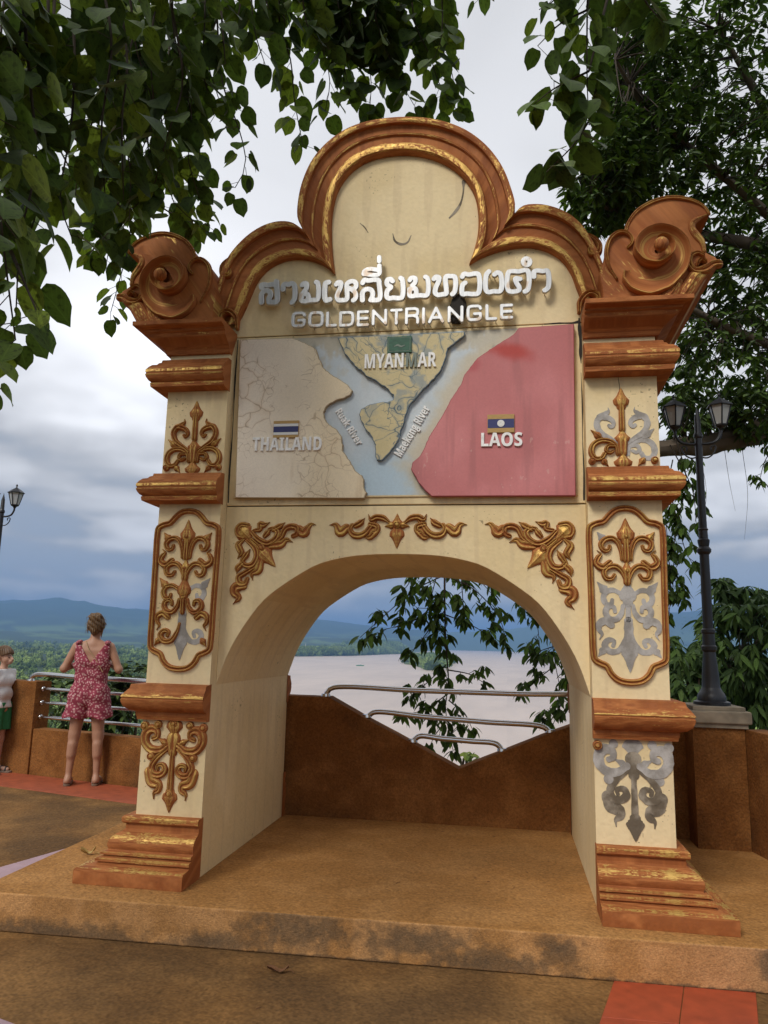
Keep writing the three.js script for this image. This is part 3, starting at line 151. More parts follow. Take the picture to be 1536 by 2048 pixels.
const TREES={"teak":[[[[-1.03,3.78,2.24],[-1.0,3.42,2.17],[-0.98,3.11,2.11],[-1.03,2.87,2.08],[-1.05,2.58,2.03]],0.128],[[[-1.01,3.41,2.38],[-0.98,2.98,2.3],[-0.95,2.65,2.23],[-0.92,2.43,2.19]],0.128],[[[-1.0,2.52,2.42],[-0.91,2.32,2.37],[-0.87,2.19,2.34]],0.07],[[[-1.03,4.04,1.98],[-1.01,3.7,1.92],[-1.03,3.43,1.87],[-1.07,3.16,1.83],[-1.03,3.03,1.8]],0.122],[[[-0.99,3.87,2.15],[-1.0,3.58,2.1],[-1.06,3.37,2.07],[-1.13,3.17,2.05]],0.128],[[[-0.99,3.78,2.24],[-1.03,3.57,2.2],[-1.08,3.4,2.18]],0.128],[[[-1.39,5.01,1.08],[-1.43,4.61,0.97],[-1.45,4.32,0.87],[-1.42,4.08,0.77],[-1.45,3.81,0.67]],0.13],[[[-1.24,5.02,1.06],[-1.27,4.59,0.92],[-1.23,4.31,0.81],[-1.24,4.11,0.71],[-1.23,3.95,0.62],[-1.09,3.83,0.51]],0.13],[[[-1.18,4.48,1.57],[-1.19,4.17,1.46],[-1.26,3.9,1.38],[-1.36,3.73,1.31],[-1.41,3.59,1.24]],0.137],[[[-1.06,4.22,1.81],[-1.08,3.98,1.77],[-1.21,3.77,1.76],[-1.23,3.56,1.72]],0.128],[[[-1.41,4.75,0.83],[-1.46,4.23,0.7],[-1.52,3.92,0.6],[-1.68,3.78,0.55],[-1.78,3.73,0.5]],0.115],[[[-1.93,4.84,-0.09],[-1.98,4.26,-0.26],[-2.08,4.01,-0.35],[-2.18,3.81,-0.44]],0.135],[[[-1.35,5.02,1.08],[-1.34,4.75,0.96],[-1.33,4.54,0.85],[-1.28,4.23,0.72]],0.13],[[[-1.04,5.38,0.68],[-1.03,4.93,0.58],[-1.01,4.71,0.51],[-0.94,4.53,0.45],[-0.9,4.3,0.38],[-0.97,4.18,0.35]],0.122],[[[-1.11,5.2,0.86],[-1.09,4.78,0.76],[-1.16,4.52,0.7],[-1.09,4.31,0.62],[-1.11,4.14,0.57]],0.122],[[[-0.79,5.74,0.29],[-0.8,5.43,0.19],[-0.75,5.25,0.09],[-0.74,5.03,-0.0],[-0.7,4.77,-0.1]],0.144],[[[-0.73,6.46,-0.42],[-0.74,5.99,-0.56],[-0.69,5.75,-0.69],[-0.74,5.55,-0.78]],0.162],[[[-0.5,6.46,-0.45],[-0.45,6.07,-0.6],[-0.38,5.79,-0.73],[-0.4,5.55,-0.84]],0.162],[[[-0.28,6.47,-0.49],[-0.26,6.0,-0.64],[-0.16,5.76,-0.77],[-0.05,5.6,-0.89]],0.162],[[[-0.06,6.47,-0.52],[-0.03,6.11,-0.65],[0.07,5.93,-0.75],[0.14,5.74,-0.84],[0.28,5.57,-0.95]],0.171],[[[0.23,5.77,0.13],[0.24,5.48,0.07],[0.23,5.32,0.05],[0.19,5.21,0.03]],0.117],[[[0.46,5.77,0.09],[0.49,5.6,0.05]],0.117],[[[-0.91,5.56,0.48],[-0.9,5.24,0.37],[-0.85,5.06,0.28]],0.153],[[[-0.77,6.1,-0.06],[-0.73,5.77,-0.23],[-0.61,5.71,-0.36]],0.162],[[[-1.04,4.84,1.2],[-1.06,4.57,1.05],[-1.01,4.39,0.91]],0.137],[[[-0.56,6.37,-0.36],[-0.49,6.04,-0.46],[-0.54,5.74,-0.54],[-0.51,5.54,-0.62]],0.162],[[[-0.16,6.38,-0.42],[-0.31,6.06,-0.5],[-0.21,5.8,-0.62]],0.162],[[[-0.96,5.47,0.58],[-0.94,5.23,0.53],[-1.06,5.02,0.51]],0.122],[[[1.11,5.4,0.43],[1.1,5.0,0.36],[1.1,4.66,0.3],[1.11,4.46,0.26]],0.17],[[[1.1,5.11,0.38],[0.95,5.03,0.39],[0.82,4.9,0.39]],0.153],[[[1.11,4.77,0.31],[0.91,4.63,0.37],[0.78,4.49,0.42]],0.17],[[[1.11,4.49,0.26],[1.02,4.32,0.3],[0.86,4.13,0.34]],0.162],[[[1.34,4.86,0.91],[1.31,4.69,0.88],[1.42,4.54,0.84]],0.17],[[[0.98,5.39,0.45],[0.92,5.17,0.42],[0.83,5.11,0.42]],0.153],[[[-2.3,4.7,0.15],[-2.2,4.51,0.1],[-2.14,4.39,0.07]],0.135],[[[-1.84,4.45,0.03],[-2.02,4.25,0.02],[-2.16,4.16,0.03]],0.135],[[[-1.85,4.28,-0.0],[-1.99,4.1,-0.01],[-2.09,4.01,-0.01]],0.135],[[[-1.8,4.5,-0.18],[-1.63,4.4,-0.22],[-1.39,4.33,-0.27]],0.153],[[[-1.7,4.74,-0.15],[-1.49,4.58,-0.21],[-1.38,4.37,-0.27]],0.144],[[[-1.98,4.44,-0.06],[-2.01,4.27,-0.08],[-2.05,4.03,-0.12]],0.135]],"limb":[[1.88,3.58,-3.84],[2.33,3.65,-4.0],[2.72,3.72,-4.16],[3.13,3.83,-4.31],[3.66,4.03,-4.47],[4.6,4.47,-4.64]],"limbs":[[[4.5,4.4,-4.44],[3.76,5.78,-3.81],[2.74,6.5,-3.25],[1.98,6.97,-2.78],[1.7,7.16,-2.44]],[[3.86,5.91,-4.06],[2.96,5.87,-3.66],[2.07,5.87,-3.25],[1.48,5.96,-2.88]],[[4.5,4.4,-4.44],[3.54,4.72,-3.96],[2.73,4.91,-3.53],[2.32,4.99,-3.19]],[[3.86,5.91,-4.06],[3.45,7.1,-3.52],[2.85,7.88,-3.02]],[[3.86,5.91,-4.06],[3.77,7.9,-3.43],[3.47,8.72,-2.97]]],"ell":[[[2.86,7.78,-3.45],1.01,0.82,1.2,1.0],[[2.12,6.48,-3.15],0.63,0.68,1,1.0],[[1.66,6.09,-2.94],0.43,0.38,0.7,0.8],[[3.06,6.27,-3.76],0.82,1.1,1.3,1.2],[[2.95,4.95,-4.18],0.7,0.93,1.2,1.0],[[2.13,7.25,-3.01],0.57,0.57,0.9,0.7],[[3.69,5.5,-4.41],0.69,1.72,1.2,1.0],[[1.77,6.43,-2.79],0.28,0.35,0.6,0.35],[[1.98,7.76,-2.9],0.31,0.26,0.6,0.2],[[2.56,4.1,-4.06],0.33,0.33,0.7,0.3],[[3.27,4.12,-4.18],0.38,0.33,0.7,0.4]],"hang":[[[2.33,3.61,-3.49],[2.43,3.21,-3.58],[2.32,2.71,-3.65],[2.29,2.06,-3.77]],[[2.27,3.56,-3.49],[2.49,3.12,-3.61],[2.53,2.77,-3.68]],[[2.29,3.01,-3.6],[2.42,2.51,-3.71],[2.49,2.37,-3.74]],[[2.19,2.71,-3.63],[2.29,2.26,-3.73],[2.42,2.01,-3.8]],[[2.21,2.51,-3.67],[2.27,2.11,-3.75],[2.25,1.86,-3.8]],[[3.52,3.75,-4.08],[3.36,3.53,-4.09],[3.3,3.32,-4.12]],[[2.32,3.44,-3.63],[2.24,3.03,-3.69],[2.26,2.62,-3.76]],[[0.09,3.38,-2.85],[0.03,2.16,-3.06],[0.03,1.75,-3.14],[0.04,1.46,-3.19],[0.06,1.17,-3.25],[0.03,0.88,-3.29],[0.1,0.5,-3.37]],[[0.03,2.18,-3.06],[-0.26,2.03,-3.04],[-0.55,1.78,-3.04],[-0.79,1.56,-3.04]],[[0.03,1.99,-3.09],[-0.26,1.74,-3.09],[-0.6,1.63,-3.06]],[[0.03,2.18,-3.06],[0.32,2.04,-3.13],[0.56,1.76,-3.22],[0.62,1.52,-3.28]],[[0.03,1.8,-3.13],[0.27,1.71,-3.19],[0.49,1.59,-3.24]],[[0.03,1.84,-3.12],[-0.16,1.6,-3.13],[-0.31,1.4,-3.14]],[[0.04,1.32,-3.22],[-0.17,1.12,-3.22],[-0.33,0.99,-3.21]],[[0.05,1.27,-3.23],[0.27,1.23,-3.27],[0.39,1.16,-3.3]],[[0.04,1.03,-3.27],[-0.17,0.88,-3.26],[-0.38,0.83,-3.23]],[[0.06,0.98,-3.28],[0.22,0.84,-3.33],[0.29,0.7,-3.37]],[[0.04,0.79,-3.31],[-0.07,0.64,-3.32],[-0.12,0.54,-3.33]],[[-0.26,2.32,-2.99],[-0.3,2.12,-3.01],[-0.4,1.98,-3.02]],[[0.27,2.33,-3.07],[0.37,2.14,-3.12],[0.49,2.0,-3.17]],[[-0.01,2.32,-3.03],[-0.11,1.94,-3.08],[-0.16,1.79,-3.1]],[[0.18,2.38,-3.05],[0.2,1.99,-3.12],[0.22,1.75,-3.17]],[[0.56,2.47,-3.41],[0.76,2.13,-3.5],[0.91,1.83,-3.58],[0.96,1.43,-3.66]],[[0.76,2.38,-3.46],[1.01,1.88,-3.59],[1.11,1.33,-3.7],[1.15,0.98,-3.77],[0.98,0.76,-3.78]],[[1.11,1.33,-3.7],[0.85,1.13,-3.7],[0.75,1.05,-3.69]],[[1.16,2.08,-3.57],[1.23,1.59,-3.68],[1.25,1.14,-3.76],[1.15,0.98,-3.77]],[[1.06,2.23,-3.53],[1.21,1.84,-3.63],[1.31,1.34,-3.73]],[[1.13,1.53,-3.67],[0.98,1.48,-3.65],[0.86,1.43,-3.64]],[[1.18,0.99,-3.77],[1.1,0.78,-3.8],[1.05,0.66,-3.81]]],"bush":[[[3.85,1.54,-7.11],0.49,1.05,1.0],[[2.89,1.08,-6.0],0.27,0.63,0.6],[[-5.08,0.65,-5.57],0.62,0.4,0.6],[[-4.44,0.74,-5.56],0.27,0.41,0.5]],"young":[0.13,0.15,-5.19]};
// ---------------------------------------------------------------- materials
const M = {};
// cream plaster
{
  const map = tex(768, 768, (u, v) => {
    const n = fbm(u * 6, v * 6, 4, 6, 1), f = fbm(u * 96, v * 96, 2, 96, 2), st = fbm(u * 40, v * 4, 4, 4, 5);
    const cl = fbm(u * 9, v * 9, 3, 9, 77), sp = vnoise(u * 220, v * 220, 220, 9) > 0.996 - 0.10 * sst(0.62, 0.76, cl) ? 1 : 0;
    let c = mix3([0.74, 0.572, 0.305], [0.81, 0.645, 0.372], sst(0.3, 0.7, n));
    c = mix3(c, [0.62, 0.47, 0.27], 0.35 * sst(0.56, 0.75, st));
    const k = (0.96 + 0.08 * f) * (1 - sp * 0.55); return [c[0] * k, c[1] * k, c[2] * k];
  });
  const b = bumpTex(512, 512, (u, v) => 0.5 * fbm(u * 20, v * 20, 4, 20, 3) + 0.5 * fbm(u * 120, v * 120, 2, 120, 4));
  M.cream = new THREE.MeshStandardMaterial({ map, bumpMap: b, bumpScale: 0.0025, roughness: 0.72 });
}
// terracotta paint with worn gold; v of the uv says how much gold was brushed on
{
  const amt = (u, v) => {
    const n = 0.5 * fbm(u * 18, v * 3 + 3, 4, 18, 21) + 0.32 * fbm(u * 70, v * 14, 2, 70, 22) + 0.28 * (fbm(u * 220, v * 24, 2, 220, 24) - 0.14);
    return sst(0.0, 0.14, n + v * 0.46 - 0.80);
  };
  const map = tex(1024, 256, (u, v) => {
    const g = amt(u, v), n = fbm(u * 24, v * 6, 4, 24, 23), f = fbm(u * 160, v * 30, 2, 160, 25);
    let a = mix3([0.285, 0.088, 0.024], [0.415, 0.148, 0.044], sst(0.3, 0.72, n)); a = a.map(x => x * (0.88 + 0.24 * f));
    const gd = mix3([0.42, 0.22, 0.055], [0.74, 0.50, 0.15], f); return mix3(a, gd, g);
  }, true);
  map.wrapT = THREE.ClampToEdgeWrapping;
  const mr = tex(1024, 256, (u, v) => { const g = amt(u, v), f = fbm(u * 60, v * 10, 3, 60, 29); return [0, mix(0.6 + 0.2 * f, 0.4 + 0.2 * f, g), g * 0.5]; }, false);
  mr.wrapT = THREE.ClampToEdgeWrapping;
  const b = bumpTex(512, 256, (u, v) => 0.6 * fbm(u * 40, v * 12, 3, 40, 31) + 0.4 * fbm(u * 128, v * 40, 2, 128, 33));
  b.wrapT = THREE.ClampToEdgeWrapping;
  M.terra = new THREE.MeshPhysicalMaterial({ specularIntensity: 0.45, map, roughnessMap: mr, metalnessMap: mr, roughness: 1, metalness: 1, bumpMap: b, bumpScale: 0.002 });
}
{ // bare grey cement where ornament broke away
  const map = tex(512, 512, (u, v) => { const n = fbm(u * 8, v * 8, 5, 8, 41), f = fbm(u * 90, v * 90, 2, 90, 42);
    const c = mix3([0.26, 0.235, 0.205], [0.45, 0.42, 0.385], sst(0.3, 0.7, n)); const k = 0.9 + 0.2 * f; return c.map(x => x * k); });
  M.cement = new THREE.MeshStandardMaterial({ map, roughness: 0.8 });
  const map2 = tex(512, 512, (u, v) => { const n = fbm(u * 8, v * 8, 5, 8, 43), f = fbm(u * 90, v * 90, 2, 90, 44);
    const c = mix3([0.13, 0.10, 0.065], [0.34, 0.29, 0.22], sst(0.35, 0.75, n)); const k = 0.88 + 0.24 * f; return c.map(x => x * k); });
  M.cementDirty = new THREE.MeshStandardMaterial({ map: map2, roughness: 0.8 });
}
// washed pebble concrete
function pebble(base, lite, dark, s, stain = 0.6) {
  const map = tex(1024, 1024, (u, v) => {
    const big = fbm(u * 3, v * 3, 5, 3, s), mid = fbm(u * 14, v * 14, 4, 14, s + 1), f = vnoise(u * 340, v * 340, 340, s + 2), f2 = vnoise(u * 170, v * 170, 170, s + 3);
    let c = mix3(base, lite, sst(0.35, 0.7, mid)); c = mix3(c, dark, stain * sst(0.5, 0.72, big));
    const k = 0.62 + 0.46 * f + 0.28 * f2; return c.map(x => x * k);
  });
  const b = bumpTex(512, 512, (u, v) => 0.6 * vnoise(u * 250, v * 250, 250, s + 2) + 0.4 * fbm(u * 30, v * 30, 2, 30, s + 5));
  return new THREE.MeshPhysicalMaterial({ map, bumpMap: b, bumpScale: 0.006, roughness: 0.92, specularIntensity: 0.4 });
}
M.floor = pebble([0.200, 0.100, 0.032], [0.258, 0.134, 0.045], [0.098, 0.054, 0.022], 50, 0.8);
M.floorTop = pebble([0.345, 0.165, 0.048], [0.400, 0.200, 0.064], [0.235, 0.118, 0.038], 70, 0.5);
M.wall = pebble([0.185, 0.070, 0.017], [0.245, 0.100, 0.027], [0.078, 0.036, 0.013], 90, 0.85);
{ // step riser: pebble wash with black mould, 5.4 m x 0.2 m laid out once along its length
  const blot = [[1.78, 0.62, 0.30, 0.5], [2.35, 0.55, 0.34, 0.4], [3.03, 0.6, 0.12, 0.3], [3.95, 0.6, 0.06, 0.45], [4.1, 0.35, 0.04, 0.3], [0.5, 0.1, 0.55, 0.28], [1.35, 0.15, 0.25, 0.28], [2.7, 0.2, 0.4, 0.3], [0.1, 0.12, 0.3, 0.3]];
  const map = tex(2048, 128, (u, v) => {
    const x = u * 5.4, y = v * 0.2; const f = vnoise(x * 300, y * 300, 0, 5), f2 = vnoise(x * 120, y * 120, 0, 6), m = fbm(x * 7, y * 7, 5, 0, 7), n2 = fbm(x * 26, y * 26, 4, 0, 8);
    let c = mix3([0.36, 0.172, 0.050], [0.47, 0.240, 0.085], sst(0.35, 0.68, m));
    c = mix3(c, [0.46, 0.235, 0.105], 0.6 * sst(3.3, 3.9, x));
    let s = 0; for (const [bx, by, rx, ry] of blot) { const d = Math.hypot((x - bx) / rx, (v - by) / ry); s = Math.max(s, sst(1.35, 0.35, d + (n2 - 0.5) * 1.6)); }
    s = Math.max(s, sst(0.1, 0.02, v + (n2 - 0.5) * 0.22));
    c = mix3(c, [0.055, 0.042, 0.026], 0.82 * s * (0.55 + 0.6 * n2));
    const k = 0.62 + 0.46 * f + 0.28 * f2; return c.map(q => q * k);
  }, true, false);
  const b = bumpTex(1024, 64, (u, v) => 0.6 * vnoise(u * 1500, v * 60, 0, 5) + 0.4 * fbm(u * 100, v * 5, 3), false);
  M.riser = new THREE.MeshStandardMaterial({ map, bumpMap: b, bumpScale: 0.004, roughness: 0.85 });
}
function plain(c, rough, metal = 0, vary = 0.12, fr = 10, s = 3) {
  const map = tex(256, 256, (u, v) => { const n = fbm(u * fr, v * fr, 4, fr, s), k = 1 - vary + 2 * vary * n; return c.map(x => x * k); });
  return new THREE.MeshStandardMaterial({ map, roughness: rough, metalness: metal });
}
M.redTile = plain([0.36, 0.062, 0.022], 0.55, 0, 0.25, 12, 61);
M.redBand = plain([0.33, 0.075, 0.03], 0.6, 0, 0.3, 8, 62);
M.lilac = plain([0.40, 0.27, 0.30], 0.7, 0, 0.15, 10, 63);
M.steel = new THREE.MeshStandardMaterial({ color: new THREE.Color(0.66, 0.65, 0.64), metalness: 1, roughness: 0.22 });
{ const map = tex(512, 256, (u, v) => { const n = fbm(u * 40, v * 3, 4, 3, 64), p = fbm(u * 7, v * 5, 4, 5, 65); const k = 0.36 + 0.3 * n + 0.2 * p; return mix3([k, k * 0.99, k * 0.97], [0.52, 0.42, 0.33], sst(0.62, 0.8, p)); });
  const rg = tex(256, 256, (u, v) => [0, 0.3 + 0.35 * fbm(u * 20, v * 3, 4, 3, 66), 1], false);
  M.letterSteel = new THREE.MeshStandardMaterial({ map, metalness: 0.8, roughness: 1, roughnessMap: rg }); }
M.letterPaint = plain([0.84, 0.82, 0.78], 0.6, 0, 0.2, 14, 67);
M.letterFaded = plain([0.20, 0.23, 0.19], 0.7, 0, 0.25, 14, 68);
M.black = new THREE.MeshStandardMaterial({ color: new THREE.Color(0.012, 0.012, 0.015), roughness: 0.42 });
M.frost = new THREE.MeshPhysicalMaterial({ color: new THREE.Color(0.75, 0.75, 0.72), roughness: 0.35, transmission: 0.55, thickness: 0 });
M.navy = plain([0.030, 0.035, 0.13], 0.6, 0, 0.15); M.white = plain([0.72, 0.71, 0.67], 0.6, 0, 0.1); M.ochre = plain([0.44, 0.27, 0.085], 0.6, 0, 0.2); M.flagGreen = plain([0.028, 0.10, 0.055], 0.6, 0, 0.4, 8);
M.capStone = plain([0.27, 0.22, 0.155], 0.95, 0, 0.75, 7, 71);
M.soot = plain([0.03, 0.025, 0.02], 0.95, 0, 0.3, 12, 72);
// ---------------------------------------------------------------- relief tools
function faceOut(g) {   // reliefs look out of the wall (+z)
  const n = g.attributes.normal; let s = 0; for (let i = 0; i < n.count; i++) s += n.getZ(i);
  if (s < 0) for (const k of Object.keys(g.attributes)) { const a = g.attributes[k], w = a.itemSize; for (let i = 0; i < a.count; i += 3) for (let c = 0; c < w; c++) { const p = (i + 1) * w + c, q = (i + 2) * w + c, t = a.array[p]; a.array[p] = a.array[q]; a.array[q] = t; } if (k === 'normal') for (let i = 0; i < a.array.length; i++) a.array[i] *= -1; }
  return g;
}
// strip between two outlines with a profile [[u, z, gold] ...]
function strip(A, B, prof, n = 48) {
  const a = smoothPath(A, n), b = smoothPath(B, n), pos = [], uv = [], idx = []; let len = 0;
  for (let i = 0; i <= n; i++) {
    if (i) len += a[i].clone().add(b[i]).sub(a[i - 1]).sub(b[i - 1]).length() / 2;
    for (const [u, z, g] of prof) { pos.push(mix(a[i].x, b[i].x, u), mix(a[i].y, b[i].y, u), z); uv.push(len / 2, g); }
  }
  const m = prof.length;
  for (let i = 0; i < n; i++) for (let j = 0; j < m - 1; j++) { const k = i * m + j; idx.push(k, k + m, k + 1, k + 1, k + m, k + m + 1); }
  return faceOut(creased(geoFrom(pos, uv, idx), 0.6));
}
const DOME = [[-1, 0, 0.0], [-0.86, 0.62, 0.3], [-0.5, 1, 1], [-0.2, 0.86, 0.7], [0, 0.55, 0.25], [0.2, 0.86, 0.7], [0.5, 1, 1], [0.86, 0.62, 0.3], [1, 0, 0.0]];
const RIDGE = [[-1, 0, 0.0], [-0.8, 0.5, 0.3], [-0.4, 0.72, 0.9], [-0.12, 0.8, 0.75], [0, 1, 1], [0.12, 0.8, 0.75], [0.4, 0.72, 0.9], [0.8, 0.5, 0.3], [1, 0, 0.0]];
const FLAT = [[-1, 0, 0.2], [-0.99, 1, 0.2], [0.99, 1, 0.2], [1, 0, 0.2]];
// raised stroke along a centre line with varying half width
function stroke(pts, widths, height, prof = DOME, u0 = 0, closed = false) {
  const n = closed ? pts.length * 6 : Math.max(8, (pts.length - 1) * 5);
  const c = smoothPath(pts, n, closed), T = [];
  for (let i = 0; i <= n; i++) { const p = c[Math.max(0, i - 1)], q = c[Math.min(n, i + 1)]; T.push(new THREE.Vector2(q.x - p.x, q.y - p.y).normalize()); }
  if (closed) { const q = new THREE.Vector2(c[1].x - c[n - 1].x, c[1].y - c[n - 1].y).normalize(); T[0] = q; T[n] = q.clone(); }
  const wAt = t => { const k = t * (widths.length - 1), i = Math.min(widths.length - 2, Math.floor(k)); return mix(widths[i], widths[i + 1], smooth(k - i)); };
  const sec = [];
  if (!closed) for (const s of [1, 0.92, 0.7, 0.4]) { const w = wAt(0); sec.push([c[0].x - T[0].x * s * w, c[0].y - T[0].y * s * w, T[0], w * Math.sqrt(Math.max(0.0004, 1 - s * s)), Math.sqrt(Math.max(0, 1 - s * s))]); }
  for (let i = 0; i <= n; i++) sec.push([c[i].x, c[i].y, T[i], wAt(i / n) * (prof === FLAT ? .9 + .3 * fbm(c[i].x * 70, c[i].y * 70, 2) - .1 : 1), 1]);
  if (!closed) for (const s of [0.4, 0.7, 0.92, 1]) { const w = wAt(1); sec.push([c[n].x + T[n].x * s * w, c[n].y + T[n].y * s * w, T[n], w * Math.sqrt(Math.max(0.0004, 1 - s * s)), Math.sqrt(Math.max(0, 1 - s * s))]); }
  const pos = [], uv = [], idx = [], m = prof.length; let len = u0;
  sec.forEach((s, i) => {
    if (i) len += Math.hypot(s[0] - sec[i - 1][0], s[1] - sec[i - 1][1]) * 0.5;
    const wmax = Math.max(...widths), hh = prof === FLAT ? height : height * Math.min(1, 0.35 + 0.65 * s[3] / wmax) * (0.25 + 0.75 * s[4]);
    for (const [u, z, g] of prof) { pos.push(s[0] - s[2].y * u * s[3], s[1] + s[2].x * u * s[3], z * hh - 0.001); uv.push(len, g); }
  });
  for (let i = 0; i < sec.length - 1; i++) for (let j = 0; j < m - 1; j++) { const k = i * m + j; idx.push(k, k + 1, k + m, k + 1, k + m + 1, k + m); }
  return faceOut(creased(geoFrom(pos, uv, idx), 0.9));
}
// tear-drop bud from base to tip
function bud(p, q, hw, height, flat) {
  const pts = [], ws = []; const n = 12;
  for (let i = 0; i <= n; i++) { const t = i / n; pts.push([mix(p[0], q[0], t), mix(p[1], q[1], t)]);
    ws.push(Math.max(0.0008, hw * (t < 0.34 ? 0.62 + 0.38 * Math.sqrt(1 - Math.pow((0.34 - t) / 0.34, 2)) : Math.pow(1 - (t - 0.34) / 0.66, 0.85) * (1 - 0.25 * Math.sin(Math.PI * (t - 0.34) / 0.66))))); }
  return stroke(pts, ws, height, flat ? FLAT : RIDGE, p[0] * 3 + p[1]);
}
function boss(p, r, height, flat) {
  if (flat) { const g = new THREE.CylinderGeometry(r, r, height, 20); g.rotateX(Math.PI / 2); g.translate(p[0], p[1], height / 2); return boxUV(g, 0.5); }
  const pr = [[0.0001, height * 1.15], [r * 0.3, height * 1.1], [r * 0.52, height * 0.85], [r * 0.6, height * 0.62], [r * 0.72, height * 0.9], [r * 0.88, height * 0.8], [r, height * 0.3], [r, -0.001]];
  const g = new THREE.LatheGeometry(pr.map(a => new THREE.Vector2(a[0], a[1])), 20); g.rotateX(Math.PI / 2); g.translate(p[0], p[1], 0);
  const ps = g.attributes.position, uv = g.attributes.uv; for (let i = 0; i < ps.count; i++) uv.setXY(i, ps.getX(i) * 0.5 + ps.getY(i) * 0.3, 0.25 + 0.55 * Math.min(1, Math.max(0, ps.getZ(i) / height)));
  return creased(g, 0.7);
}
// outline of a union of strokes -> shapes (for lettering)
function strokesToShapes(strokes, hw, cell = 0.0028, square = false) {
  let x0 = 1e9, x1 = -1e9, y0 = 1e9, y1 = -1e9;
  for (const s of strokes) for (const p of s) { x0 = Math.min(x0, p[0]); x1 = Math.max(x1, p[0]); y0 = Math.min(y0, p[1]); y1 = Math.max(y1, p[1]); }
  const pad = hw * 1.6 + cell * 2; x0 -= pad; x1 += pad; y0 -= pad; y1 += pad;
  const nx = Math.ceil((x1 - x0) / cell), ny = Math.ceil((y1 - y0) / cell), f = new Float32Array((nx + 1) * (ny + 1));
  const segs = []; for (const s of strokes) for (let i = 0; i < s.length - 1; i++) { const a = s[i], b = s[i + 1], L = Math.hypot(b[0] - a[0], b[1] - a[1]); if (L > 1e-6) segs.push([a[0], a[1], (b[0] - a[0]) / L, (b[1] - a[1]) / L, L, i === 0, i === s.length - 2]); }
  const sdf = (x, y) => { let d = 1e9; for (const [ax, ay, dx, dy, L, st, en] of segs) {
    const px = x - ax, py = y - ay, t = px * dx + py * dy, q = Math.abs(px * dy - py * dx); let e;
    if (square && ((t < 0 && st) || (t > L && en))) { e = Math.max(q - hw, t < 0 ? -t : t - L); }
    else { const o = t < 0 ? -t : t > L ? t - L : 0; e = Math.hypot(o, q) - hw; if (square && ((st && t < hw) || (en && t > L - hw))) e = Math.max(q - hw, -1e9, e); }
    if (e < d) d = e; } return d; };
  for (let j = 0; j <= ny; j++) for (let i = 0; i <= nx; i++) f[j * (nx + 1) + i] = sdf(x0 + i * cell, y0 + j * cell);
  const nxt = new Map(), pt = new Map();
  const E = (i, j, e) => { // edge key + point
    const [i0, j0, i1, j1] = e === 0 ? [i, j, i + 1, j] : e === 1 ? [i + 1, j, i + 1, j + 1] : e === 2 ? [i, j + 1, i + 1, j + 1] : [i, j, i, j + 1];
    const k = e === 0 ? `h${i},${j}` : e === 2 ? `h${i},${j + 1}` : e === 1 ? `v${i + 1},${j}` : `v${i},${j}`;
    if (!pt.has(k)) { const a = f[j0 * (nx + 1) + i0], b = f[j1 * (nx + 1) + i1], t = a / (a - b); pt.set(k, [x0 + (i0 + (i1 - i0) * t) * cell, y0 + (j0 + (j1 - j0) * t) * cell]); }
    return k; };
  for (let j = 0; j < ny; j++) for (let i = 0; i < nx; i++) {
    const a = f[j * (nx + 1) + i] < 0, b = f[j * (nx + 1) + i + 1] < 0, c = f[(j + 1) * (nx + 1) + i + 1] < 0, d = f[(j + 1) * (nx + 1) + i] < 0;
    const code = (a ? 1 : 0) | (b ? 2 : 0) | (c ? 4 : 0) | (d ? 8 : 0);
    const S = { 1: [[0, 3]], 2: [[1, 0]], 3: [[1, 3]], 4: [[2, 1]], 5: [[0, 3], [2, 1]], 6: [[2, 0]], 7: [[2, 3]], 8: [[3, 2]], 9: [[0, 2]], 10: [[1, 0], [3, 2]], 11: [[1, 2]], 12: [[3, 1]], 13: [[0, 1]], 14: [[3, 0]] }[code];
    if (S) for (const [p, q] of S) nxt.set(E(i, j, p), E(i, j, q));
  }
  const loops = []; while (nxt.size) { const s = nxt.keys().next().value; let k = s; const L = []; while (nxt.has(k)) { L.push(pt.get(k)); const q = nxt.get(k); nxt.delete(k); k = q; } loops.push(L); }
  const simp = L => { const o = []; const n = L.length; for (let i = 0; i < n; i++) { const p = o.length ? o[o.length - 1] : L[n - 1], q = L[i], r = L[(i + 1) % n]; const cr = Math.abs((q[0] - p[0]) * (r[1] - p[1]) - (q[1] - p[1]) * (r[0] - p[0])); if (cr > cell * cell * 0.12) o.push(q); } return o; };
  const area = L => { let s = 0; for (let i = 0; i < L.length; i++) { const p = L[i], q = L[(i + 1) % L.length]; s += p[0] * q[1] - q[0] * p[1]; } return s / 2; };
  const pl = loops.map(simp).filter(L => L.length > 5 && Math.abs(area(L)) > cell * cell * 6);
  pl.sort((a, b) => Math.abs(area(b)) - Math.abs(area(a)));
  const inside = (p, L) => { let c = false; for (let i = 0, j = L.length - 1; i < L.length; j = i++) if ((L[i][1] > p[1]) !== (L[j][1] > p[1]) && p[0] < (L[j][0] - L[i][0]) * (p[1] - L[i][1]) / (L[j][1] - L[i][1]) + L[i][0]) c = !c; return c; };
  const sg = pl.length ? Math.sign(area(pl[0])) : 1, outs = [], shapes = [];
  for (const L of pl) if (Math.sign(area(L)) === sg) { outs.push(L); shapes.push(shapeOf(sg > 0 ? L : L.slice().reverse())); }
    else { const k = outs.findIndex(o => inside(L[0], o)); if (k >= 0) shapes[k].holes.push(new THREE.Path(L.map(p => new THREE.Vector2(...p)))); }
  return shapes;
}
// ---------------------------------------------------------------- the gateway
const HP = 0.189, GA = 1.0764, GB = 1.472, GD = 1.593, ZC = -0.094;
const gate = thing('gateway_arch', 'cream and terracotta arched gateway with map relief and metal lettering on the raised platform', 'gateway', null, [0, HP, 0]);
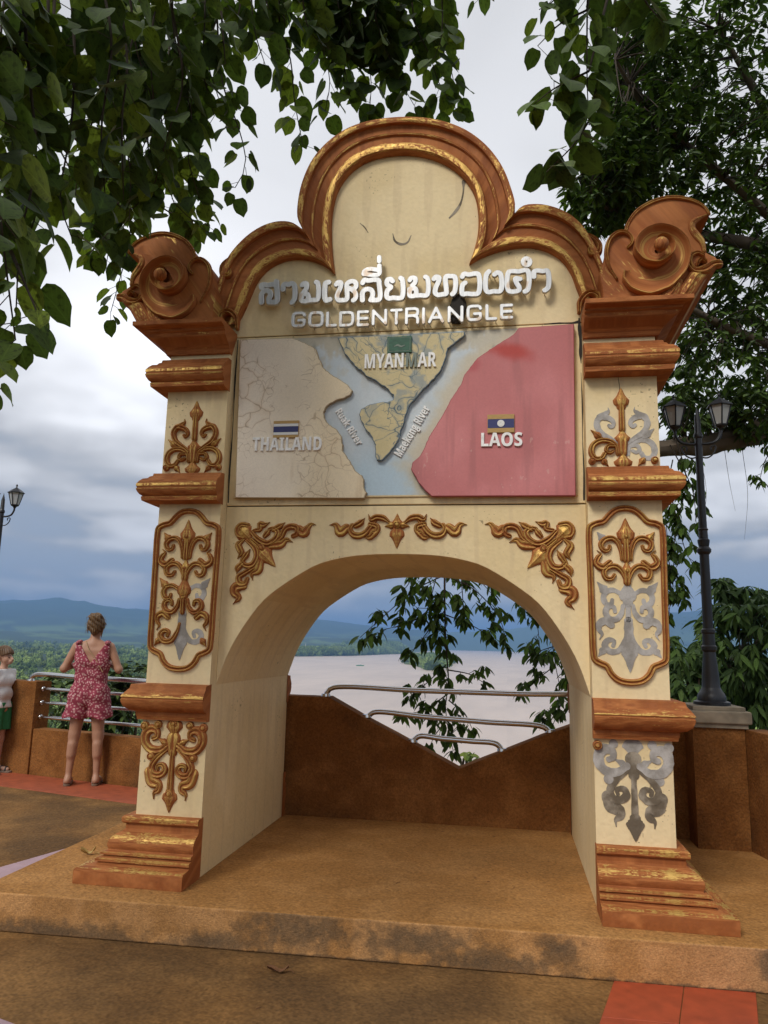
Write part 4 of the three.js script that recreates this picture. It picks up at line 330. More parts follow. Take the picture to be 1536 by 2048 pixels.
// parts are written in world metres and shifted to the group's base
function gpart(name, label, parent = gate) { const g = part(name, parent, label); g.position.y = parent === gate ? -HP : 0; return g; }
function gmesh(name, geo, mat, parent = gate, label) { const m = mesh(name, geo, mat, parent, label); if (parent === gate) m.position.y = -HP; return m; }

function moulding(prof, side) {
  const pos = [], uv = [], idx = [], m = prof.length; const xi = GA - 0.004;
  const st = prof.map(([o]) => [[xi, o], [GB + o, o], [GB + o, -GD - o], [xi, -GD - o]]);
  const N = 14; // resample the front so the worn edge can wobble
  const path = []; // [seg,t]
  for (let i = 0; i <= N; i++) path.push([0, i / N]); for (let i = 0; i <= 8; i++) path.push([1, i / 8]); path.push([2, 0], [2, 1]);
  path.forEach(([s, t], k) => prof.forEach(([o, y, g], j) => {
    const a = st[j][s], b = st[j][s + 1]; const x = mix(a[0], b[0], t), z = mix(a[1], b[1], t);
    const wob = (o > 0.005 ? 1 : 0) * 0.004 * (fbm((x + z) * 9 + y * 3, y * 20 + side * 5, 2, 0, 7) - 0.5);
    pos.push(side * (x + (s === 1 ? wob : 0)), y + wob * 0.6, z + (s === 0 ? wob : 0));
    uv.push((s === 0 ? x : s === 1 ? GB - z : GB + GD + (GB - x)) * 0.5 + side * 0.21 + prof[0][1], g);
  }));
  for (let i = 0; i < path.length - 1; i++) for (let j = 0; j < m - 1; j++) { const k = i * m + j; side > 0 ? idx.push(k, k + m, k + 1, k + 1, k + m, k + m + 1) : idx.push(k, k + 1, k + m, k + 1, k + m + 1, k + m); }
  let g = geoFrom(pos, uv, idx);
  // end caps on the inner side (front and back)
  const caps = [];
  for (const e of [0, 1]) {
    const poly = prof.map(([o, y]) => new THREE.Vector2(e ? -GD - o : o, y)), tri = THREE.ShapeUtils.triangulateShape(poly.concat(), []);
    const cp = [], cu = [], ci = []; poly.forEach(p => { cp.push(side * xi, p.y, p.x); cu.push(p.x * 0.5 + p.y, 0.28); }); tri.forEach(t => ci.push(...t));
    caps.push(geoFrom(cp, cu, ci));
  }
  g = mergeGeometries([creased(g, 0.55), ...caps.map(c => { c = c.toNonIndexed(); c.computeVertexNormals(); return c; })]);
  return g;
}
const PR = {
  plinth: [[-.02, .190, .1], [.225, .190, .05], [.226, .255, .2], [.222, .266, .75], [.214, .271, .8], [.172, .274, .5], [.146, .276, .2], [.136, .281, .05], [.137, .286, .05], [.148, .289, .5], [.148, .304, .85], [.139, .308, .7], [.120, .309, .1], [.114, .314, .05], [.116, .318, .1], [.128, .320, .5], [.128, .332, .85], [.119, .336, .6], [.100, .337, .1], [.098, .343, .05], [.104, .356, .08], [.105, .374, .22], [.100, .392, .7], [.089, .408, .98], [.072, .420, .62], [.052, .428, .5], [.046, .434, .1], [.037, .441, .12], [.036, .469, .12], [.049, .473, .35], [.055, .480, .62], [.055, .502, .78], [.047, .511, .6], [-.02, .512, .12]],
  low: [[-.02, 1.036, .1], [.026, 1.038, .25], [.029, 1.056, .55], [.032, 1.060, .3], [.034, 1.084, .3], [.048, 1.09, .5], [.062, 1.093, .1], [.088, 1.114, .15], [.098, 1.138, .35], [.101, 1.154, .6], [.097, 1.159, .2], [.097, 1.164, .3], [.102, 1.168, .97], [.098, 1.177, .72], [.081, 1.200, .38], [.067, 1.216, .25], [.061, 1.238, .35], [-.02, 1.246, .25]],
  band: [[-.02, 2.312, .1], [.070, 2.318, .12], [.081, 2.324, .5], [.084, 2.345, .82], [.078, 2.352, .15], [.092, 2.360, .2], [.104, 2.378, .42], [.109, 2.392, .88], [.105, 2.398, .5], [.105, 2.403, .3], [.109, 2.408, .85], [.108, 2.422, .9], [.096, 2.442, .3], [.081, 2.458, .15], [.060, 2.466, .1], [.052, 2.478, .15], [.040, 2.484, .1], [.036, 2.5, .15], [-.02, 2.505, .1]],
  top: [[-.02, 3.268, .1], [.020, 3.27, .1], [.026, 3.285, .45], [.030, 3.297, .1], [.034, 3.302, .45], [.05, 3.318, .1], [.075, 3.336, .1], [.105, 3.352, .12], [.111, 3.362, .5], [.113, 3.376, .45], [.118, 3.380, .05], [.128, 3.384, .1], [.131, 3.397, .35], [.150, 3.401, .05], [.174, 3.404, .2], [.181, 3.41, .4], [.181, 3.435, .3], [-.1, 3.437, .15]],
};
PR.band1 = PR.band.map(([o, y, g]) => [o, 3.030 + (y - 2.312) * 1.07, g * 0.9]);
for (const s of [-1, 1]) {
  const p = gpart('pillar');
  const sh = new THREE.ExtrudeGeometry(shapeOf([[GA, -GD], [GB, -GD], [GB, 0], [GA, 0]].map(([x, z]) => [s * x, -z])), { depth: 3.43 - HP - 0.008, bevelEnabled: true, bevelThickness: 0.004, bevelSize: 0.004, bevelOffset: -0.004, bevelSegments: 2 });
  sh.rotateX(-Math.PI / 2); sh.translate(0, HP + 0.004, 0);
  mesh('shaft', boxUV(sh, 2, s * 0.3), M.cream, p);
  for (const [n, pr] of [['plinth_moulding', PR.plinth], ['cornice_moulding', PR.low], ['band_moulding', PR.band], ['band_moulding', PR.band1], ['capital_moulding', PR.top]]) mesh(n, moulding(pr, s), M.terra, p);
}
// arch wall, panel wall
{
  const half0 = [[1.0764, 1.243], [1.006, 1.44], [.909, 1.61], [.80, 1.75], [.677, 1.845], [.55, 1.925], [.474, 1.963], [.28, 2.008], [0, 2.022]], half = smoothPath(half0.concat([[-.28, 2.008]]), 30).map(p => [p.x, p.y]).filter(p => p[0] > .01).concat([[0, 2.022]]);
  const pts = [[-GA, 2.312], [GA, 2.312], ...half, ...half.slice(0, -1).reverse().map(([x, y]) => [-x, y])].map(([x, y]) => [Math.sign(x) * Math.min(Math.abs(x), GA - 0.001), y]);
  gmesh('arch_wall', boxUV(extrude(shapeOf(pts.reverse()), -GD + 0.004, ZC, 0.003), 2), M.cream);
  gmesh('panel_wall', boxUV(extrude(shapeOf([[-GA + .001, 2.319], [GA - .001, 2.319], [GA - .001, 3.412], [-GA + .001, 3.412]]), -GD + 0.004, ZC + 0.004, 0.004), 2, 0.4, 0.3), M.cream);
  gmesh('joint_filler', boxUV(box(-GA + .002, GA - .002, 2.30, 3.43, -GD + .02, ZC - 0.012), 2), M.soot);
}
// pediment
{
  const bo = DATA.bigOut, lo = DATA.lobeLOut.slice(0, -2).concat([[-1.235, 3.62], [-1.262, 3.445]]), ro = DATA.lobeROut.slice(0, -2).concat([[1.235, 3.62], [1.262, 3.445]]);
  const sh = [...ro.slice().reverse(), ...bo.slice(1, -1).reverse(), ...lo].map(([x, y]) => [x * 0.985, y < 3.5 ? 3.418 : y - 0.012]);
  gmesh('tympanum', boxUV(extrude(shapeOf(sh), -0.4, ZC + 0.005, 0.003), 2, 0.1, 0.6), M.cream);
  const prof = [[0, -.12, .1], [0, -.066, .12], [.025, -.05, .35], [.08, -.036, .8], [.20, -.032, .95], [.27, -.038, .6], [.30, -.054, .12], [.42, -.068, .12], [.54, -.068, .15], [.57, -.054, .75], [.61, -.05, .55], [.65, -.058, .15], [.78, -.058, .12], [.835, -.052, .15], [.85, -.028, .6], [.91, -.021, .75], [1, -.024, .55], [1, -.41, .1]];
  gmesh('arched_moulding', strip(DATA.bigIn, bo, prof, 72), M.terra);
  gmesh('lobe_moulding', strip(DATA.lobeLIn, lo, prof, 40), M.terra);
  gmesh('lobe_moulding', strip(DATA.lobeRIn, ro, prof, 40), M.terra);
  for (const s of [-1, 1]) {   // little curls at the ends of the lobes
    const c = gpart('curl');
    const a = stroke([[1.06, 3.46], [1.07, 3.53], [1.12, 3.575], [1.17, 3.55], [1.165, 3.50], [1.125, 3.495]].map(([x, y]) => [s * x, y]), [.012, .022, .024, .014], .05);
    const b = stroke([[1.11, 3.96], [1.15, 3.93], [1.185, 3.88], [1.175, 3.83], [1.135, 3.83], [1.13, 3.865], [1.155, 3.875]].map(([x, y]) => [s * x, y]), [.012, .02, .02, .01], .04);
    a.translate(0, 0, -.06); b.translate(0, 0, -.06); mesh('curl_foot', a, M.terra, c); mesh('curl_tip', b, M.terra, c);
  }
}
// scroll finials
for (const s of [1, -1]) {
  const f = gpart('scroll_finial', s < 0 ? 'darker weathered scroll' : undefined), mx = L => L.map(([x, y]) => [s * x, y]);
  const body = DATA.scBody.map(([x, y], i) => [s * x, i === 0 || i >= DATA.scBody.length - 1 ? 3.438 : y]);
  const bg = extrude(new THREE.Shape(new THREE.SplineCurve(body.map(p => new THREE.Vector2(...p))).getPoints(90)), -1.6, 0.072, 0.012, 3);
  { const p = bg.attributes.position, uv = bg.attributes.uv; for (let i = 0; i < p.count; i++) uv.setXY(i, p.getX(i) * .5 + p.getY(i) * .35, 0.15 + 0.62 * fbm(p.getX(i) * 9, p.getY(i) * 9 + s, 3)); }
  mesh('scroll_body', creased(bg, 0.6), M.terra, f);
  // spiral shell
  const C = DATA.scC; let th = []; DATA.scSp.forEach(([x, y], i) => { let t = Math.atan2(y - C[1], x - C[0]); if (i) while (t < th[i - 1][0]) t += 2 * Math.PI; th.push([t, Math.hypot(x - C[0], y - C[1])]); });
  const T0 = th[0][0], T1 = th[th.length - 1][0];
  const R = t => { if (t >= T1) return 0.018; for (let i = 1; i < th.length; i++) if (t <= th[i][0]) { const k = (t - th[i - 1][0]) / (th[i][0] - th[i - 1][0]); return mix(th[i - 1][1], th[i][1], smooth(k) * 0.5 + k * 0.5); } return th[0][1]; };
  const pos = [], uv = [], idx = [], n = 150, pf = [[0, -1, .1], [0, -.006, .5], [.035, .004, .9], [.08, .002, .72], [.14, -.012, .55], [.35, -.036, .5], [.7, -.047, .58], [1, -.044, .5]], m = pf.length;
  for (let i = 0; i <= n; i++) { const t = mix(T0, T1, i / n), r0 = R(t) * 1.1, r1 = Math.min(R(t + 2 * Math.PI) * 1.1, r0 * 0.8), h = 0.112 + 0.042 * (t - T0) / (2 * Math.PI);
    for (const [u, dz, g] of pf) { const r = mix(r0, r1, u); pos.push(s * (C[0] + Math.cos(t) * r), C[1] + Math.sin(t) * r, dz === -1 ? 0.06 : h + dz); uv.push(r * 0.9 + t * 0.012, g); } }
  for (let i = 0; i < n; i++) for (let j = 0; j < m - 1; j++) { const k = i * m + j; s > 0 ? idx.push(k, k + 1, k + m, k + 1, k + m + 1, k + m) : idx.push(k, k + m, k + 1, k + 1, k + m, k + m + 1); }
  mesh('spiral_shell', faceOut(creased(geoFrom(pos, uv, idx), 0.8)), M.terra, f);
  mesh('boss', new THREE.SphereGeometry(0.04, 20, 14).translate(s * C[0], C[1] - 0.004, 0.192), M.terra, f);
  const put = (name, L, w, h, z, pr) => { const g = stroke(mx(L), w, h, pr); g.translate(0, 0, z); mesh(name, g, M.terra, f); };
  put('shell_rim', DATA.scLobe, [.008, .013, .014, .010], .030, .07);
  put('crest_rim', DATA.scTop, [.010, .013, .014, .009], .018, .07);
  put('hook_rim', DATA.scHook, [.006, .020, .024, .014], .022, .07, RIDGE);
  put('volute', DATA.scVol, [.026, .034, .02, .016, .012], .04, .07);
  put('volute_curl', DATA.scVol2, [.012, .014, .009], .05, .075);
  put('leaf', DATA.scLeaf, [.05, .045, .03], .045, .07, RIDGE);
  put('leaf', DATA.scLeaf2, [.03, .05, .05, .035], .035, .07, RIDGE);
}
// gilded stucco ornaments
function ornament(label, list, { cx = 0, flip = 1, z = 0.0, scar = () => false, h = 0.026, mirror = true }) {
  const o = gpart('stucco_ornament', label);
  const cs = list.filter(q => q[2] === 'C').flatMap(q => q[3]); const off = mirror ? cs.reduce((a, p) => a + p[0], 0) / cs.length : 0;
  let k = 0;
  for (const [id, kind, side, pts, ws] of list) for (const sd of side === 'C' ? [0] : [1, -1]) {
    // sd 1 = as traced, -1 = mirrored about the axis; inner = towards the opening
    const rightHalf = side === 'C' ? 0 : (side === 'R') === (sd === 1) ? 1 : -1;
    const sc = scar(id, rightHalf * flip, rightHalf);
    const P = pts.map(([x, y], i) => { let X = x - off; if (side === 'C' && mirror) X *= 0.12; return [cx + flip * (sd === -1 ? -X : X), y]; });
    k++; const hh = sc ? 0.003 + 0.0004 * (k % 9) : h * (kind === 'o' ? 1.05 : kind === 'b' ? 1.1 : 1) * (0.92 + 0.02 * (k % 8));
    let g;
    if (kind === 's') g = stroke(P, ws, hh, sc ? FLAT : DOME, k * 0.13);
    else if (kind === 'b') g = bud(P[0], P[1], ws[0], hh, sc);
    else g = boss(P[0], ws[0], hh, sc);
    if (sc) g = boxUV(g, 0.5);
    g.translate(0, 0, z);
    const nm = sc ? 'bare_patch' : kind === 's' ? (ws[ws.length - 1] < 0.003 ? 'flame_leaf' : id.startsWith('stem') ? 'stem' : 'scroll') : kind === 'b' ? 'bud' : 'boss';
    mesh(nm, g, sc ? (sc === 2 ? M.cementDirty : M.cement) : M.terra, o);
  }
  return o;
}
// dark mould in the seams beside the map and a hairline crack in the right pillar
for (const [L, w, z] of [[[[1.062, 3.44], [1.064, 3.38], [1.068, 3.30], [1.066, 3.22], [1.068, 3.16]], [.004, .012, .008, .010, .002], ZC + .0045], [[[1.066, 3.1], [1.069, 2.9], [1.066, 2.7], [1.069, 2.5], [1.066, 2.34]], [.001, .004, .002, .004, .006], ZC + .0045], [[[-1.066, 3.4], [-1.069, 3.1], [-1.066, 2.8], [-1.069, 2.5], [-1.066, 2.34]], [.003, .005, .002, .005, .004], ZC + .0045], [[[1.262, 3.03], [1.268, 2.97], [1.264, 2.93], [1.276, 2.87]], [.0014, .0016, .0014, .0008], .0005], [[[.86, 3.414], [.95, 3.417], [1.02, 3.413], [1.06, 3.42]], [.001, .004, .003, .008], ZC + .0055]]) { const g = stroke(L, w, .0016, FLAT); g.translate(0, 0, z); gmesh('mould_streak', boxUV(g, .5), M.soot); }
for (const [L, w] of [[[[.373, 4.40], [.368, 4.31], [.350, 4.24], [.318, 4.19], [.285, 4.155]], [.012, .005, .006, .011, .006]], [[[-.075, 4.07], [-.06, 4.02], [-.02, 3.995], [.02, 4.005], [.042, 4.05]], [.003, .007, .009, .006, .003]], [[[-.29, 4.16], [-.26, 4.13], [-.235, 4.09]], [.002, .004, .002]]]) { const g = stroke(L, w, .0025, FLAT); g.translate(0, 0, ZC + .0045); gmesh('plaster_chip', boxUV(g, .5), M.cementDirty); }
ornament('gilded sprig between the upper bands, complete', DATA.A, { cx: -1.274 });
ornament('half broken sprig between the upper bands, grey where scrolls are missing', DATA.A, { cx: 1.274, flip: -1, scar: (id, r) => (id === 'up') || (id === 'low' && r > 0) || (id === 'side' && r > 0) ? 1 : 0 });
ornament('gilded plant in the cartouche, two scrolls and foot missing', DATA.B, { cx: -1.274, scar: (id, r) => ['stem4', 'bud4'].includes(id) || (r > 0 && ['s3', 'l3', 's5'].includes(id)) ? 1 : 0 });
ornament('gilded plant in the cartouche, lower half broken away', DATA.B, { cx: 1.274, flip: -1, scar: (id, r) => ['bud3', 'boss3', 'cup', 'stem3', 'stem4', 'bud4', 's3', 'l3', 's4', 'l4', 's5', 'l5'].includes(id) || (id === 'l1' && r < 0) ? 1 : 0 });
ornament('complete gilded drop ornament', DATA.C, { cx: -1.274 });
ornament('broken drop ornament, bare brown cement', DATA.C, { cx: 1.274, flip: -1, scar: (id, r) => (id === 'be2' && r < 0) ? 0 : (['s1', 'be1', 'be2', 'be3', 'l1', 'bud1', 'boss1'].includes(id) ? 1 : 2) });
ornament(undefined, DATA.D, { z: ZC - 0.001, mirror: false });
ornament(undefined, DATA.D, { z: ZC - 0.001, mirror: false, flip: -1 });
ornament(undefined, DATA.E, { cx: -0.01, z: ZC - 0.001 });
// cartouche frames
for (const s of [-1, 1]) {
  const L = DATA.FR.map(([x, y]) => [x, y]); const n = L.length; const xm = L.reduce((a, p) => a + p[0], 0) / n;
  const sym = L.map(([x, y], i) => { const q = L[(n - i) % n]; return [((x - xm) - (q[0] - xm)) / 2, (y + q[1]) / 2]; });
  gmesh('cartouche_frame', stroke(sym.map(([x, y]) => [s * 1.274 - x, y]), Array(9).fill(0.0175), 0.024, [[-1, 0, 0.1], [-0.9, .6, .4], [-.55, 1, .95], [-.15, .8, .45], [0, .5, .05], [.15, .8, .45], [.55, 1, .9], [.9, .6, .4], [1, 0, .1]], s, true), M.terra);
}
// ---------------------------------------------------------------- the relief map, flags and lettering
function worley(x, y, s) { let f1 = 9, f2 = 9; const xi = Math.floor(x), yi = Math.floor(y);
  for (let j = -1; j <= 1; j++) for (let i = -1; i <= 1; i++) { const cx = xi + i, cy = yi + j, d = Math.hypot(cx + hash(cx & 255, cy & 255, s) - x, cy + hash(cx & 255, cy & 255, s + 9) - y); if (d < f1) { f2 = f1; f1 = d; } else if (d < f2) f2 = d; } return f2 - f1; }
function crackTex(fnBase, crackCol, sc, amount, s, ox, oy, size) {
  return tex(600, 600, (u, v) => { const x = u * size + ox, y = v * size + oy; const wx = x * sc + 1.3 * fbm(x * 9, y * 9, 3, 0, s), wy = y * sc + 1.3 * fbm(x * 9 + 50, y * 9, 3, 0, s + 1);
    const c1 = worley(wx + 100, wy + 100, s), c2 = worley(wx * 2.3 + 60, wy * 2.3 + 60, s + 4), m = fbm(x * 4.2, y * 4.2, 3, 0, s + 2), m2 = fbm(x * 7, y * 7, 3, 0, s + 3);
    let c = fnBase(x, y); const k = Math.max(sst(0.05, 0.008, c1) * sst(0.36, 0.56, m), 0.9 * sst(0.06, 0.01, c2) * sst(0.5, 0.62, m2)) * amount;
    const halo = sst(0.28, 0.02, c1) * sst(0.42, 0.62, m) * 0.4 * amount;
    c = mix3(c, crackCol, halo); c = mix3(c, crackCol.map(q => q * 0.62), k); const f = 0.93 + 0.14 * fbm(x * 160, y * 160, 2); return c.map(q => q * f); }, true, false);
}
function fitUV(g, ox, oy, size) { g = g.index ? g.toNonIndexed() : g; const p = g.attributes.position, uv = new Float32Array(p.count * 2); for (let i = 0; i < p.count; i++) { uv[2 * i] = (p.getX(i) - ox) / size; uv[2 * i + 1] = (p.getY(i) - oy) / size; } g.setAttribute('uv', new THREE.BufferAttribute(uv, 2)); return g; }
{
  const laEdge = y => { let best = 1.1; for (let i = 0; i < DATA.LA.length - 1; i++) { const a = DATA.LA[i], b = DATA.LA[i + 1]; if ((a[1] - y) * (b[1] - y) <= 0 && Math.abs(a[1] - b[1]) > 1e-4) best = Math.min(best, mix(a[0], b[0], (y - a[1]) / (b[1] - a[1]))); } return best; };
  const rv = tex(640, 512, (u, v) => { const x = u * 2.08 - 1.04, y = v * 1.05 + 2.355; const n = fbm(x * 5, y * 2.4, 5, 0, 11), st = fbm(x * 22, y * 1.6, 4, 0, 12), f = fbm(x * 120, y * 120, 2), n3 = fbm(x * 14, y * 14, 4, 0, 14);
    let c = mix3([0.52, 0.575, 0.60], [0.60, 0.62, 0.615], sst(0.3, 0.7, n));
    c = mix3(c, [0.42, 0.555, 0.64], 0.75 * sst(2.66, 2.5, y + (n - 0.5) * 0.3) * sst(0.5, 0.1, Math.abs(x + 0.05)));   // bluer paint low in the confluence
    c = mix3(c, [0.50, 0.43, 0.29], sst(0.5, 0.66, st * 0.5 + n3 * 0.5 + 0.22 * sst(3.2, 3.4, y)) * 0.75 * sst(2.95, 3.36, y));
    const e = laEdge(y) - x; c = mix3(c, [0.54, 0.475, 0.33], sst(0.16, 0.01, e + (n3 - 0.5) * 0.14) * 0.85);
    c = mix3(c, [0.20, 0.20, 0.165], 0.55 * sst(0.6, 0.74, fbm(x * 9, y * 5, 4, 0, 15)) * sst(3.0, 3.3, y));
    if (Math.abs(x) > 1.02 || y > 3.39 || y < 2.372) c = [0.66, 0.51, 0.28];
    const k = 0.94 + 0.12 * f; return c.map(q => q * k); }, true, false);
  const plate = extrude(shapeOf([[-1.031, 2.363], [1.031, 2.363], [1.031, 3.398], [-1.031, 3.398]]), ZC + 0.003, ZC + 0.013, 0.002);
  const map = gpart('relief_map');
  const rp = fitUV(plate, 0, 0, 1); { const uv = rp.attributes.uv, p = rp.attributes.position; for (let i = 0; i < p.count; i++) uv.setXY(i, (p.getX(i) + 1.04) / 2.08, (p.getY(i) - 2.355) / 1.05); }
  mesh('river_panel', rp, new THREE.MeshStandardMaterial({ map: rv, roughness: 0.65 }), map);
  const thT = crackTex((x, y) => { const n = fbm(x * 5, y * 3, 4, 0, 31), s = fbm(x * 20, y * 1.5, 4, 0, 33); let c = mix3([0.78, 0.65, 0.47], [0.84, 0.72, 0.54], sst(0.3, 0.7, n)); c = mix3(c, [0.84, 0.74, 0.62], sst(-0.55, -1.0, x) * 0.7); c = mix3(c, [0.76, 0.61, 0.38], sst(-0.62, -0.45, x + (n - .5) * .3) * 0.6); return mix3(c, [0.46, 0.29, 0.15], 0.4 * sst(0.6, 0.75, s) * sst(2.75, 2.45, y)); }, [0.60, 0.41, 0.24], 9, 0.75, 34, -1.1, 2.3, 1.15);
  const myT = crackTex((x, y) => { const n = fbm(x * 9, y * 9, 4, 0, 41), p = fbm(x * 12 + 9, y * 12, 5, 0, 43); const c = mix3([0.54, 0.44, 0.225], [0.62, 0.51, 0.28], n); return mix3(c, [0.235, 0.275, 0.275], 0.8 * sst(0.52, 0.66, p) * sst(2.75, 3.0, y + (n - 0.5) * 0.3)); }, [0.13, 0.20, 0.235], 8, 1, 44, -0.5, 2.5, 1.0);
  const laT = tex(600, 600, (u, v) => { const x = u * 1.15, y = v * 1.15 + 2.3; const n = fbm(x * 4, y * 3, 5, 0, 51), s = fbm(x * 16, y * 1.5, 4, 0, 52), f = fbm(x * 120, y * 120, 2), m = fbm(x * 7 + 3, y * 7, 4, 0, 54);
    let c = mix3([0.50, 0.155, 0.15], [0.58, 0.20, 0.195], sst(0.3, 0.7, n)); c = mix3(c, [0.36, 0.12, 0.115], 0.5 * sst(0.55, 0.75, s));
    const d = Math.hypot((x - 0.63) / 0.19, (y - 3.245 + (x - 0.63) * 0.18) / 0.062); c = mix3(c, [0.44, 0.040, 0.026], 0.9 * sst(1.25, 0.3, d + (m - 0.5) * 0.9));
    const d2 = Math.hypot((x - 0.42) / 0.06, (y - 3.16) / 0.05); c = mix3(c, [0.42, 0.055, 0.06], 0.6 * sst(1.3, 0.3, d2 + (m - 0.5)));
    const scuff = fbm(x * 60, y * 24, 3, 0, 57) > 0.74 && m > 0.56 && y < 2.7 ? 0.35 : 0; c = mix3(c, [0.62, 0.40, 0.34], scuff);
    const k = 0.95 + 0.1 * f; return c.map(q => q * k); }, true, false);
  const blue = plain([0.15, 0.20, 0.235], 0.7, 0, 0.4, 10, 81);
  const relief = (pts, ox, oy, size, t, side, z1, label) => { const c = shapeOf(pts);
    const g = extrude(c, ZC + 0.012, z1, 0.005, 2); const grp = g.groups.map(q => ({ ...q })); const q = fitUV(g, ox, oy, size); q.clearGroups(); grp.forEach(r => q.addGroup(r.start, r.count, r.materialIndex));
    return mesh('land_relief', q, [new THREE.MeshStandardMaterial({ map: t, roughness: 0.62 }), side], map, label); };
  const jag = (L, amp) => { const o = []; for (let i = 0; i < L.length; i++) { const a = L[i], b = L[(i + 1) % L.length], len = Math.hypot(b[0] - a[0], b[1] - a[1]); const long = len > 0.3; const k = long ? 1 : Math.max(1, Math.round(len / 0.012)); for (let q = 0; q < k; q++) { const t = q / k; const x = mix(a[0], b[0], t), y = mix(a[1], b[1], t); o.push([x + (long && !q ? 0 : amp * (fbm(x * 60, y * 60, 2) - .5)), y + (long ? 0 : amp * (fbm(x * 60 + 9, y * 60, 2) - .5))]); } } return o; };
  relief(jag(DATA.TH, 0.012).reverse(), -1.1, 2.3, 1.15, thT, plain([0.40, 0.30, 0.18], 0.7), -0.054, 'cracked beige land with a wavy river bank');
  relief(jag(DATA.MY, 0.012), -0.5, 2.5, 1.0, myT, blue, -0.054, 'cracked ochre wedge between the two rivers');
  relief(jag(DATA.LA, 0.006), 0, 2.3, 1.15, laT, plain([0.33, 0.075, 0.08], 0.7), -0.046, 'faded red land');
  // flags
  const flag = (q, bands, z, label) => { const f = gpart('flag', label); const [x0, y1] = q[0], [x1, y0] = q[1]; let t = 0; const tot = bands.reduce((a, b) => a + b[1], 0);
    mesh('flag_board', box(x0 - .002, x1 + .002, y0 - .002, y1 + .002, z, z + .008), M.ochre, f);
    for (const [m, k] of bands) { const ya = mix(y1, y0, t / tot), yb = mix(y1, y0, (t + k) / tot); t += k; mesh('stripe', box(x0, x1, yb + .0005, ya - .0005, z + .008, z + .011), m, f); } return f; };
  flag(DATA.flagT, [[M.ochre, 1], [M.white, 1], [M.navy, 2.1], [M.white, 1], [M.ochre, 1]], -.054, 'flag with ochre, white and navy stripes');
  const fl = flag(DATA.flagL, [[M.ochre, 1], [M.navy, 2], [M.ochre, 1]], -.046, 'flag with white disc on navy');
  { const [x0, y1] = DATA.flagL[0], [x1, y0] = DATA.flagL[1]; const g = new THREE.CylinderGeometry(.021, .021, .005, 28); g.rotateX(Math.PI / 2); g.translate((x0 + x1) / 2, (y0 + y1) / 2, -.034); mesh('disc', g, M.white, fl);
    const h = new THREE.TorusGeometry(.011, .0012, 6, 24); h.translate((x0 + x1) / 2, (y0 + y1) / 2, -.0314); mesh('ring', h, M.letterPaint, fl); }
  const fm = gpart('flag', 'faded dark green plaque'); { const [x0, y1] = DATA.flagM[0], [x1, y0] = DATA.flagM[1]; mesh('flag_board', box(x0, x1, y0, y1, -.054, -.043), M.flagGreen, fm);
    const cx = (x0 + x1) / 2, cy = (y0 + y1) / 2, w = (x1 - x0) / 2 - .009, h = (y1 - y0) / 2 - .009;
    const b = stroke([[-w, -h], [-w, h], [w, h], [w, -h]].flatMap((p, i, A) => { const q = A[(i + 1) % 4]; return [p, [mix(p[0], q[0], .05), mix(p[1], q[1], .05)], [mix(p[0], q[0], .5), mix(p[1], q[1], .5)], [mix(p[0], q[0], .95), mix(p[1], q[1], .95)]]; }).map(([x, y]) => [cx + x, cy + y]), [.0012, .0012], .0015, FLAT, 0, true); b.translate(0, 0, -.0425); mesh('worn_border', boxUV(b), M.letterFaded, fm);
    const e = stroke([[cx - .03, cy - .012], [cx - .01, cy - .004], [cx + .012, cy - .014], [cx + .034, cy - .006]], [.002, .006, .005, .002], .002, FLAT); e.translate(0, 0, -.0425); mesh('worn_emblem', boxUV(e), M.letterFaded, fm); }
}
const font = await new FontLoader().loadAsync('fonts/droid/droid_sans_bold.typeface.json');
function mapText(str, [p0, p1, h], z, label, mats) {
  const g = gpart('map_lettering', label), size = h / 0.745, sc = size / font.data.resolution; let adv = 0; const A = [];
  for (const c of str) { A.push(adv); adv += (font.data.glyphs[c] || font.data.glyphs['?']).ha * sc; }
  const L = Math.hypot(p1[0] - p0[0], p1[1] - p0[1]), ang = Math.atan2(p1[1] - p0[1], p1[0] - p0[0]), kx = L / (adv - 0.04 * size);
  [...str].forEach((c, i) => { if (c === ' ') return; const t = new TextGeometry(c, { font, size, depth: 0.007, curveSegments: 5, bevelEnabled: true, bevelThickness: 0.0018, bevelSize: 0.0012, bevelSegments: 1 });
    t.scale(kx, 1, 1); t.translate(A[i] * kx, 0, 0); t.rotateZ(ang); t.translate(p0[0], p0[1], z + 0.002); mesh('letter', boxUV(t, 0.3), mats && mats[i] ? mats[i] : M.letterPaint, g); });
}
mapText('THAILAND', DATA.tT, -.054, 'THAILAND'); mapText('MYANMAR', DATA.tM, -.054, 'MYANMAR', { 4: M.letterFaded }); mapText('LAOS', DATA.tL, -.046, 'LAOS');
mapText('Ruak River', DATA.tR, ZC + .013, 'Ruak River'); mapText('Maekong River', DATA.tK, ZC + .013, 'Maekong River');
